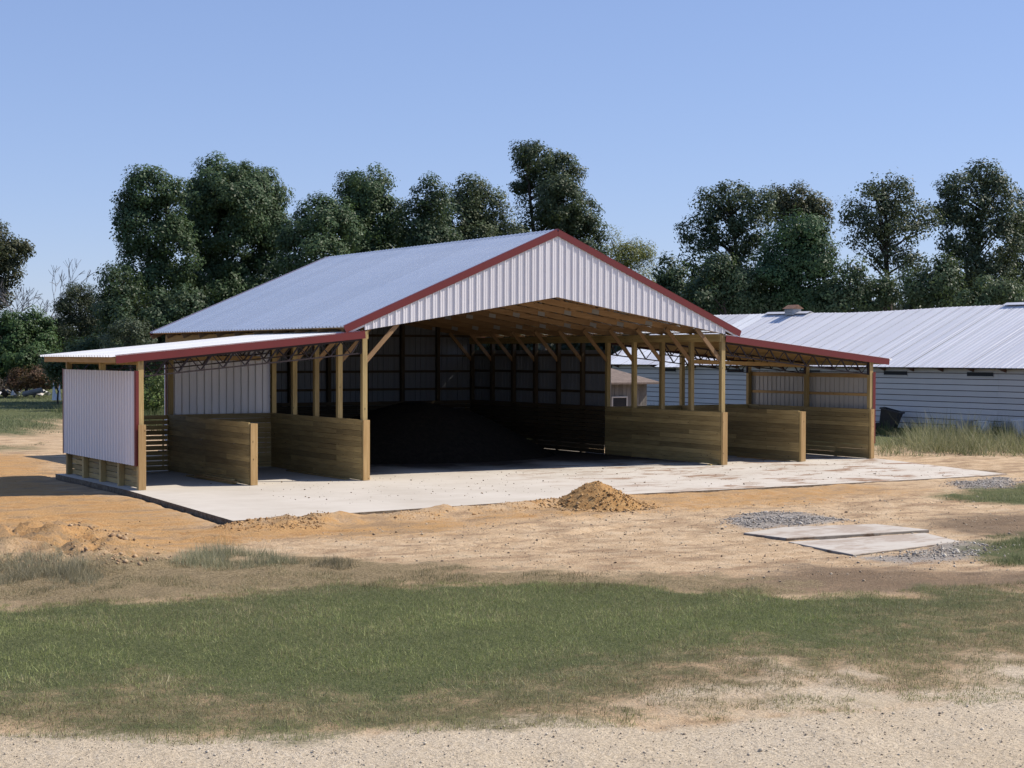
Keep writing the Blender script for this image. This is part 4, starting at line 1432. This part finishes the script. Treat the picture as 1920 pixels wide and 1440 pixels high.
def lawn():
    xy = sample_poly(LAWN, 900000)
    x, y = xy[:, 0], xy[:, 1]
    dd = (x - CAM[0]) * AF[0] + (y - CAM[1]) * AF[1]
    lat = np.abs((x - CAM[0]) * AR[0] + (y - CAM[1]) * AR[1])
    wob = 0.9 * (fbm(x, y, 0.9, 4) - 0.5)
    dry = sm(sdist(x, y, DRY) + wob * 1.6, 2.0)
    bare = sm(sdist(x, y, BARE) + wob * 3.5, 1.2)
    tuft = np.clip((fbm(x, y, 3.1, 3, 0.6) - 0.22) / 0.56, 0, 1)
    edge = sm(sdist(x, y, LAWN) + wob * 1.8 + 0.15, 0.9)
    edge = np.clip((edge - (1 - tuft) * 0.85) * 5, 0, 1)
    patch = fbm(x, y, 1.4, 4, 0.6)
    keep = edge * (1 - 0.55 * dry * (tuft < 0.45)) * np.where(bare > 0.3, np.clip((tuft - 0.26 - 0.15 * bare) * 6, 0, 1), 1.0)
    k = (RNG.random(len(x)) < keep) & (dd > 9) & (lat < dd * 0.345 + 1.5)
    xy, dry, patch = xy[k], dry[k], patch[k]
    n = len(xy)
    t = RNG.random(n)
    low = fbm(xy[:, 0], xy[:, 1], 0.35, 3)
    pdry = np.clip(dry * 0.72 + (low - 0.50) * 1.6 + (patch - 0.5) * 0.9 + 0.12, 0.03, 0.92)
    isdry = RNG.random(n) < pdry
    c = mixcol(GREEN, GREEN2, t * t)
    cd = mixcol(BRN, STRAW, t ** 1.6)
    c = np.where(isdry[:, None], cd, c) * RNG.uniform(0.7, 1.25, n)[:, None] * (0.55 + 0.9 * patch)[:, None]
    h = RNG.gamma(5, 0.0075, n) * (0.6 + 0.9 * patch)
    tall = RNG.random(n) < 0.022 * (patch > 0.54)
    h = np.where(tall, h * 2.2, h)
    c = np.where(tall[:, None], c * 1.25, c)
    h = np.clip(h, 0.015, 0.17)
    blades('lawn_grass', 'mown green lawn turning brown towards the gravel road', 'grass', xy, h, RNG.uniform(0.004, 0.009, n), c, 0.95)
    return n


NL = lawn()


def tuft_field(name, label, poly, n, hmin, hmax, cols, w=(0.008, 0.016), scale=1.2, thr=0.45, lean=0.45, dome_w=0.45):
    xy = sample_poly(poly, n)
    p = fbm(xy[:, 0], xy[:, 1], scale, 4, 0.6)
    sd = sm(sdist(xy[:, 0], xy[:, 1], poly) + 1.2 * (fbm(xy[:, 0], xy[:, 1], 1.3, 3) - 0.5) - 0.1, 0.5)
    k = RNG.random(len(xy)) < np.clip((p - thr) * 6, 0.03, 1) * sd
    xy, p = xy[k], p[k]
    m = len(xy)
    t = RNG.random(m)
    c = mixcol(np.array(cols[0]), np.array(cols[1]), t ** 1.4) * (0.7 + 0.6 * vnoise(xy[:, 0] * 0.8, xy[:, 1] * 0.8))[:, None]
    dome = 0.35 + 0.65 * sm(sdist(xy[:, 0], xy[:, 1], poly) - dome_w * 0.5, dome_w)
    h = (hmin + (hmax - hmin) * np.clip((p - thr) * 3, 0, 1)) * RNG.uniform(0.4, 1.2, m) * dome
    blades(name, label, 'grass', xy, h, RNG.uniform(w[0], w[1], m), c, lean)


tuft_field('dead_grass', 'matted brown dead grass between the lawn and the clay', DEAD, 190000, 0.02, 0.10, (BRN, STRAW * 0.85), (0.005, 0.010), scale=1.7, thr=0.44, lean=0.95)
TUFT1 = gpoly([(318, 1062), (330, 1040), (420, 1032), (520, 1042), (568, 1055), (540, 1066), (420, 1068)])
tuft_field('weed_clump', 'grey green weed clump at the edge of the clay left of centre', TUFT1, 9000, 0.06, 0.38, ((0.24, 0.245, 0.14), (0.50, 0.46, 0.32)), (0.005, 0.010), 1.6, 0.36, 0.75)
TUFT2 = gpoly([(575, 1062), (600, 1048), (680, 1045), (700, 1058), (640, 1066)])
tuft_field('weed_clump', 'smaller brown weed clump right of the grey green one', TUFT2, 5000, 0.05, 0.28, ((0.22, 0.185, 0.12), (0.40, 0.34, 0.23)), (0.005, 0.010), 1.8, 0.38, 0.75)
TUFT3 = gpoly([(-50, 1085), (20, 1050), (120, 1048), (200, 1070), (180, 1100), (0, 1108)])
tuft_field('weed_clump', 'pale dry weeds below the lumpy clay mound at the left', TUFT3, 15000, 0.05, 0.30, ((0.22, 0.20, 0.125), (0.48, 0.42, 0.29)), (0.005, 0.010), 1.3, 0.42, 0.75)
TUFT4 = gpoly([(1840, 1120), (1860, 1090), (2100, 1070), (2100, 1120)])
tuft_field('weed_clump', 'dry weeds at the right end of the lawn', TUFT4, 8000, 0.04, 0.2, ((0.19, 0.18, 0.10), (0.42, 0.36, 0.23)), (0.005, 0.010), 1.5, 0.42, 0.8)
tuft_field('short_grass', 'green grass patch past the right corner of the slab', GRASS_R1, 50000, 0.03, 0.14, ((0.16, 0.19, 0.085), (0.36, 0.34, 0.20)), thr=0.44, lean=0.8)
tuft_field('short_grass', 'green grass patch beside the broken stones at the right edge', GRASS_R2, 40000, 0.04, 0.18, ((0.16, 0.20, 0.085), (0.36, 0.35, 0.20)), thr=0.40, lean=0.8)
tuft_field('tall_weeds', 'tall hay coloured weeds between the barn and the poultry house', gpoly([(1638, 845), (1700, 818), (2300, 815), (2300, 880), (1930, 862), (1800, 856), (1640, 858)]), 60000, 0.35, 1.35,
           ((0.15, 0.17, 0.075), (0.44, 0.40, 0.25)), (0.014, 0.03), 0.9, 0.40, 1.0)
tuft_field('tall_weeds', 'green weeds along the poultry house wall', [(31.6, 6), (33.7, 6), (33.7, 36), (31.0, 36)], 26000, 0.4, 1.0,
           ((0.08, 0.11, 0.04), (0.17, 0.20, 0.08)), (0.015, 0.03), 0.6, 0.42, 0.4)
tuft_field('field_grass', 'rank green field grass left of the barn', FIELD, 160000, 0.06, 0.22, ((0.13, 0.17, 0.08), (0.28, 0.28, 0.17)), (0.02, 0.04), 0.12, 0.30, 0.8)
tuft_field('field_grass', 'thin grass on the clay track at the left edge', FIELD2, 30000, 0.04, 0.15, ((0.13, 0.16, 0.075), (0.24, 0.24, 0.13)), (0.01, 0.02), 0.4, 0.48, 0.6)
tuft_field('field_grass', 'green weeds growing behind the barn', [(13.5, 17), (30, 17), (30, 40), (8, 60), (5, 40), (5, 17)], 40000, 0.3, 0.8, ((0.08, 0.11, 0.045), (0.19, 0.20, 0.10)), (0.02, 0.045), 0.3, 0.36, 0.4)

# ------------------------------------------------------------------ stones and clods
OCT = np.array([(1, 0, 0), (-1, 0, 0), (0, 1, 0), (0, -1, 0), (0, 0, 1), (0, 0, -1)], float)
OCF = np.array([(0, 2, 4), (2, 1, 4), (1, 3, 4), (3, 0, 4), (2, 0, 5), (1, 2, 5), (3, 1, 5), (0, 3, 5)])


def stones(name, label, xy, size, cols, flat=0.7, zoff=0.3, z=None):
    n = len(xy)
    s = size
    th = RNG.uniform(0, 2 * math.pi, n)
    V = OCT[None] * RNG.uniform(0.6, 1.3, (n, 6, 1)) + RNG.normal(0, 0.16, (n, 6, 3))
    c, sn = np.cos(th)[:, None], np.sin(th)[:, None]
    X = V[:, :, 0] * c - V[:, :, 1] * sn
    Yv = V[:, :, 0] * sn + V[:, :, 1] * c
    z0 = height(xy[:, 0], xy[:, 1]) if z is None else z
    out = np.stack([X * s[:, None] + xy[:, :1], Yv * s[:, None] + xy[:, 1:], V[:, :, 2] * s[:, None] * flat + (z0 + s * zoff)[:, None]], 2)
    F = (OCF[None] + (np.arange(n) * 6)[:, None, None]).reshape(-1, 3)
    tn = np.repeat(cols, 6, axis=0)
    o = link(bpy.data.objects.new(name, np_mesh(name, out.reshape(-1, 3), F, M['stone'], tn)))
    return tag(o, label, 'stones', None, 'stuff')


def greys(n, a, b):
    t = RNG.random(n)
    return mixcol(np.array(a), np.array(b), t)


def in_view(xy, m=0.34):
    dd = (xy[:, 0] - CAM[0]) * AF[0] + (xy[:, 1] - CAM[1]) * AF[1]
    lat = np.abs((xy[:, 0] - CAM[0]) * AR[0] + (xy[:, 1] - CAM[1]) * AR[1])
    return (dd > 9) & (lat < dd * m + 1)


xy = sample_poly(ROAD, 160000)
xy = xy[in_view(xy)]
xy = xy[:13000]
stones('road_gravel', 'loose pale gravel on the road in the foreground', xy, RNG.gamma(1.3, 0.0030, len(xy)) + 0.0028, greys(len(xy), (0.26, 0.21, 0.155), (0.62, 0.55, 0.44)))
xy = np.concatenate([sample_poly(GRAV1, 9000), sample_poly(GRAV3, 6000)])
xy = xy + RNG.normal(0, 0.22, xy.shape) * (RNG.random((len(xy), 1)) < 0.6)
xy = xy[RNG.random(len(xy)) < np.clip((fbm(xy[:, 0], xy[:, 1], 1.3, 4, 0.6) - 0.36) * 6, 0.05, 1)]
stones('gravel_patch', 'grey crushed stone heaped beside the small concrete pad', xy, RNG.gamma(2.0, 0.0048, len(xy)) + 0.005, greys(len(xy), (0.16, 0.14, 0.118), (0.52, 0.48, 0.43)))
xy = sample_poly(GRAV2, 5200)
xy = xy + RNG.normal(0, 0.3, xy.shape) * (RNG.random((len(xy), 1)) < 0.6)
xy = xy[RNG.random(len(xy)) < np.clip((fbm(xy[:, 0], xy[:, 1], 1.3, 4, 0.6) - 0.42) * 6, 0.05, 1)]
stones('broken_stone', 'pale broken stones by the lower concrete pad', xy, RNG.gamma(1.8, 0.006, len(xy)) + 0.005, greys(len(xy), (0.20, 0.17, 0.14), (0.56, 0.52, 0.45)))


def cl(poly, n, s0, s1, name, label, a=(0.24, 0.13, 0.055), b=(0.46, 0.30, 0.15)):
    xy = sample_poly(poly, n)
    xy = xy[RNG.random(len(xy)) < np.clip((fbm(xy[:, 0], xy[:, 1], 1.0, 3) - 0.38) * 5, 0.08, 1)]
    stones(name, label, xy, np.minimum(s0 + RNG.gamma(0.9, s1, len(xy)), s0 + s1 * 6), greys(len(xy), a, b), 0.75, 0.05)


cl(MOUND, 5200, 0.008, 0.013, 'clay_clods', 'broken clay clods on the lumpy mound at the left', (0.22, 0.14, 0.08), (0.46, 0.33, 0.20))
cl(BERM, 3600, 0.007, 0.009, 'clay_clods', 'orange clods pushed up by the front corner of the slab')
cl(BERM2, 2600, 0.006, 0.007, 'clay_clods', 'crumbs of clay along the front edge of the slab')
cl(ORANGE, 12000, 0.004, 0.005, 'clay_clods', 'small crumbs scattered over the bare clay')
xy = sample_poly(gpoly([(560, 1000), (1050, 960), (1900, 925), (1920, 1075), (1500, 1095), (700, 1045)]), 7000)
stones('scattered_pebbles', 'small stones and crumbs scattered over the bare dirt', xy, 0.004 + RNG.gamma(1.3, 0.005, len(xy)), greys(len(xy), (0.16, 0.11, 0.07), (0.55, 0.46, 0.34)))
# specks on the slab
xs_ = RNG.uniform(-4, 18, 900)
ys_ = RNG.uniform(-6, 1.0, 900)
k = ys_ > slab_front(xs_) + 0.3
xy = np.stack([xs_[k], ys_[k]], 1)
stones('slab_crumbs', 'crumbs of dirt scattered on the concrete apron', xy, 0.004 + RNG.gamma(1.2, 0.006, len(xy)), greys(len(xy), (0.09, 0.06, 0.035), (0.26, 0.18, 0.10)), 0.5, 0.3, slab_z(xy[:, 0], xy[:, 1]))


# the heap of orange dirt
def dirt_pile():
    c = on_ground(1118, 948, -0.1)
    nr, na = 42, 96
    V, F = [(0, 0, 0)], []
    pts = []
    for i in range(nr + 1):
        for j in range(na):
            r = i / nr
            a = 2 * math.pi * j / na
            pts.append((r * math.cos(a), r * math.sin(a)))
    p = np.array(pts)
    px, py = p[:, 0], p[:, 1]
    lump = fbm(px * 3 + 40, py * 3 + 12, 1.0, 5, 0.65)
    r = np.hypot(px, py)
    edge = 1.0 + 0.25 * (fbm(px * 1.5 + 3, py * 1.5 + 9, 1.0, 3) - 0.5)
    z = 0.60 * np.clip(1 - (r / edge) ** 1.25, 0, 1) + 0.16 * (lump - 0.5) * np.clip(1.15 - r, 0, 1) - 0.06 * r
    z += 0.05 * (fbm(px * 14, py * 14, 1.0, 3, 0.7) - 0.5) * np.clip(1.15 - r, 0, 1)
    X, Yp = px * 1.2, py * 1.05
    # wider along the picture plane
    V = np.stack([X * AR[0] * 1.0 + Yp * AF[0], X * AR[1] + Yp * AF[1], z - 0.03], 1)
    idx = np.arange((nr + 1) * na).reshape(nr + 1, na)
    F = np.stack([idx[:-1], idx[1:], np.roll(idx[1:], -1, 1), np.roll(idx[:-1], -1, 1)], -1).reshape(-1, 4)
    o = link(bpy.data.objects.new('dirt_pile', np_mesh('dirt_pile', V, F, M['clay'], None, True)), None, Matrix.Translation((c[0], c[1], -0.12)))
    tag(o, 'small heap of loose orange dirt in front of the slab', 'dirt pile')
    a = RNG.uniform(0, 2 * math.pi, 900)
    rr = np.sqrt(RNG.random(900)) * 1.25
    qx, qy = rr * np.cos(a), rr * np.sin(a)
    zz = 0.60 * np.clip(1 - np.abs(rr) ** 1.25, 0, 1) - 0.05 * rr
    xy = np.stack([c[0] + qx * 1.2 * AR[0] + qy * 1.05 * AF[0], c[1] + qx * 1.2 * AR[1] + qy * 1.05 * AF[1]], 1)
    stones('pile_clods', 'crumbly clods on the small heap of orange dirt', xy, 0.010 + np.minimum(RNG.gamma(1.5, 0.010, 900), 0.04), greys(900, (0.26, 0.14, 0.055), (0.48, 0.32, 0.16)), 0.8, 0.2, np.maximum(zz - 0.13, height(xy[:, 0], xy[:, 1])))


dirt_pile()

# the dark heap in the back of the main bay
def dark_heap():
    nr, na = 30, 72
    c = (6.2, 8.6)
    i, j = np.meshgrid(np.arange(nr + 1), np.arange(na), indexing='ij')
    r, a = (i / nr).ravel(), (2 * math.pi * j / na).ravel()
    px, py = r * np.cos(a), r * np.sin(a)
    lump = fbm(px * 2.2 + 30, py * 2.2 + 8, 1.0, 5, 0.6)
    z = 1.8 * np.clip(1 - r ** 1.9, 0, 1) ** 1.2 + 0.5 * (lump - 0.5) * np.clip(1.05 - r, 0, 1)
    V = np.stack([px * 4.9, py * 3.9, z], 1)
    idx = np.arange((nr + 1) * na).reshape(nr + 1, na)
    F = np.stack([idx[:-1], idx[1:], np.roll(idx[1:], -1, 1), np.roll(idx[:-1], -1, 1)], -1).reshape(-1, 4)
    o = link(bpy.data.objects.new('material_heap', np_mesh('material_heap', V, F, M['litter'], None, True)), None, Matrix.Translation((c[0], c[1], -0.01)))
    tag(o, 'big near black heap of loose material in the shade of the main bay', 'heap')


dark_heap()

# ------------------------------------------------------------------ small things
def plank(name, p, length, ang, w, h, mat, label, tilt=0.0, group=None):
    d = Vector((math.cos(ang), math.sin(ang), tilt))
    o = piece(name, Vector(p), Vector(p) + d * length, w, h, mat)
    return tag(o, label, 'board', group)


plank('lumber_board', (ML - 0.30, 0.5, 0.022), 3.2, math.radians(91), 0.14, 0.038, M['wood'], 'long board lying flat along the left middle stall wall, lowest of three')
plank('lumber_board', (ML - 0.27, 0.35, 0.061), 2.6, math.radians(92.5), 0.14, 0.038, M['wood_new'], 'board lying on another along the left middle stall wall')
plank('lumber_board', (ML - 0.24, 0.7, 0.100), 2.0, math.radians(90), 0.14, 0.038, M['wood'], 'short top board of the three by the left middle stall wall')
plank('lumber_board', (MR - 0.27, 0.25, 0.022), 2.4, math.radians(91), 0.14, 0.038, M['wood_new'], 'board lying along the right middle stall wall')
plank('lumber_board', (-0.30, 0.4, 0.022), 3.8, math.radians(91), 0.14, 0.038, M['wood'], 'board lying at the foot of the wall left of the dark bay')
plank('wood_offcut', (0.14, 0.05, 0.021), 0.4, math.radians(60), 0.09, 0.038, M['wood_new'], 'small wood offcut by the left front post of the main bay')
plank('wood_offcut', (W - 0.5, 0.0, 0.021), 0.42, math.radians(15), 0.14, 0.038, M['wood'], 'wood offcut by the right front post of the main bay')

# white pipe end sticking out beside the slab
g = on_ground(241, 930, -0.2)
e = MB()
e.tube([(g[0], g[1], -0.4), (g[0], g[1], -0.16)], [0.055, 0.055], 12)
e.tube([(g[0], g[1], -0.16), (g[0], g[1], -0.10)], [0.068, 0.068], 12)
tag(e.build('pipe_stub', M['white_plastic']), 'white plastic pipe stub poking from the clay by the slab corner', 'pipe')


# buckets by the poultry house
def bucket(loc, r, h, mat, label, tilt=0.0):
    mb = MB()
    n = 16
    prof = [(r * 0.82, 0), (r, h), (r * 1.06, h), (r * 1.06, h - 0.05), (r * 1.0, h - 0.05)]
    prof = [(0.0, 0.0), (r * 0.82, 0), (r * 0.99, h - 0.06), (r * 1.07, h - 0.06), (r * 1.07, h), (r * 0.94, h), (r * 0.78, 0.02), (0.0, 0.02)]
    for a, z in prof:
        for j in range(n):
            t = 2 * math.pi * j / n
            mb.v.append((a * math.cos(t), a * math.sin(t), z))
    for i in range(len(prof) - 1):
        for j in range(n):
            mb.f.append((i * n + j, i * n + (j + 1) % n, (i + 1) * n + (j + 1) % n, (i + 1) * n + j))
    mw = Matrix.Translation(loc) @ Matrix.Rotation(tilt, 4, 'Y')
    o = mb.build('bucket', mat, None, mw)
    h2 = MB()
    h2.tube([(r * math.cos(t), 0.02 + r * math.sin(t) * 0.25 - r * 0.2, h - 0.05 - r * 0.55 * math.sin(t)) for t in [math.pi * i / 8 for i in range(9)]], [0.008] * 9, 5)
    h2.build('handle', M['steel'], o, mw)
    return tag(o, label, 'bucket', 'buckets along the poultry house wall')


for px, m, r, h, lab, tl in ((1808, 'grey_plastic', 0.36, 0.62, 'pale tub in the weeds by the poultry house, leftmost of the row', 0.0),
                             (1848, 'white_plastic', 0.34, 0.60, 'white tub in the weeds, second of the row by the poultry house', 0.1),
                             (1893, 'grey_plastic', 0.30, 0.62, 'grey drum next to the photo edge by the poultry house', 0.0),
                             (1912, 'white_plastic', 0.30, 0.74, 'tall pale drum at the right edge by the poultry house', -0.05)):
    d = ray(px, 800)
    p = CAM + d * (HX - 0.9 - CAM[0]) / d[0]
    bucket((p[0], p[1], 0.02), r, h, M[m], lab, tl)

# black bin tipped against the wall
d = ray(1664, 780)
p = CAM + d * (HX - 1.0 - CAM[0]) / d[0]
mb = MB()
w0, w1, hh = 0.28, 0.36, 0.85
for a, z in ((w0, 0), (w1, hh), (w1 + 0.05, hh), (w1 + 0.05, hh + 0.07), (w1 - 0.03, hh + 0.07), (w0 - 0.03, 0.05)):
    mb.v += [(-a, -a * 1.15, z), (a, -a * 1.15, z), (a, a * 1.15, z), (-a, a * 1.15, z)]
for i in range(5):
    for j in range(4):
        mb.f.append((4 * i + j, 4 * i + (j + 1) % 4, 4 * i + 4 + (j + 1) % 4, 4 * i + 4 + j))
mb.f += [(3, 2, 1, 0), (20, 21, 22, 23)]
mw = Matrix.Translation((p[0], p[1], 0.05)) @ Matrix.Rotation(0.5, 4, 'Z') @ Matrix.Rotation(math.radians(14), 4, 'X')
o = mb.build('trash_bin', M['black_plastic'], None, mw)
tag(o, 'black plastic bin tilted in the weeds beside the right wing of the barn', 'bin')
mb = MB()
mb.tube([(-0.44, 0.35, 0.12), (-0.36, 0.35, 0.12)], [0.13, 0.13], 12)
mb.build('wheel', M['black_plastic'], o, mw)

# junk at the left edge
def junk():
    c = on_ground(30, 742, -0.1)
    e = empty('junk_heap', (c[0], c[1], -0.15), 'low heap of scrap and rubble in the field at the left edge', 'junk')
    for i in range(34):
        q = on_ground(random.uniform(-30, 90), random.uniform(739, 748), -0.1)
        s = random.uniform(0.15, 0.5)
        mb = MB()
        pts = OCT * np.array([s * random.uniform(.6, 1.6), s * random.uniform(.6, 1.6), s * 0.6]) + RNG.normal(0, 0.06, (6, 3))
        mb.add([tuple(v + np.array([q[0], q[1], 0.1 + random.random() * 0.35])) for v in pts], [tuple(f) for f in OCF])
        mb.build('rubble', M[random.choice(['white_plastic', 'grey_plastic', 'rust', 'old_wood', 'concrete', 'bark'])], e)
    a, b = on_ground(44, 738, 0.5), on_ground(78, 733, 0.7)
    mb = MB()
    mb.tube([(a[0], a[1], 0.45), (b[0] * .5 + a[0] * .5, b[1] * .5 + a[1] * .5, 0.62), (b[0], b[1], 0.75)], [0.2, 0.2, 0.2], 10)
    tag(mb.build('culvert_pipe', M['old_wood']), 'grey pipe lying on the junk heap at the left edge', 'pipe')
    w = at_depth(106, 722, 118)
    mb = MB()
    n = 14
    base = Vector((w[0], w[1], 0))
    rr, rng = [], random.Random(4)
    for i in range(n):
        t = 2 * math.pi * i / n
        mb.v.append(tuple(base + Vector((0.34 * math.cos(t), 0.34 * math.sin(t), 0.0))))
    for i in range(n):
        t = 2 * math.pi * i / n
        pk = 0.45 + 0.85 * max(0, math.cos(2 * t)) ** 2 + rng.uniform(-0.1, 0.1)
        mb.v.append(tuple(base + Vector((0.24 * math.cos(t), 0.24 * math.sin(t), pk))))
    mb.v.append(tuple(base + Vector((0, 0, 0.35))))
    for i in range(n):
        mb.f.append((i, (i + 1) % n, n + (i + 1) % n, n + i))
        mb.f.append((n + i, n + (i + 1) % n, 2 * n))
    tag(mb.build('feed_sack', M['white_plastic']), 'crumpled white sack standing in two peaks left of the wing panel', 'sack')


junk()
tot = sum(len(o.data.loops) - 2 * len(o.data.polygons) for o in bpy.data.objects if o.type == 'MESH')
print('leaves', NLEAF, 'lawn', NL, 'objects', len(bpy.data.objects), 'tris', tot)
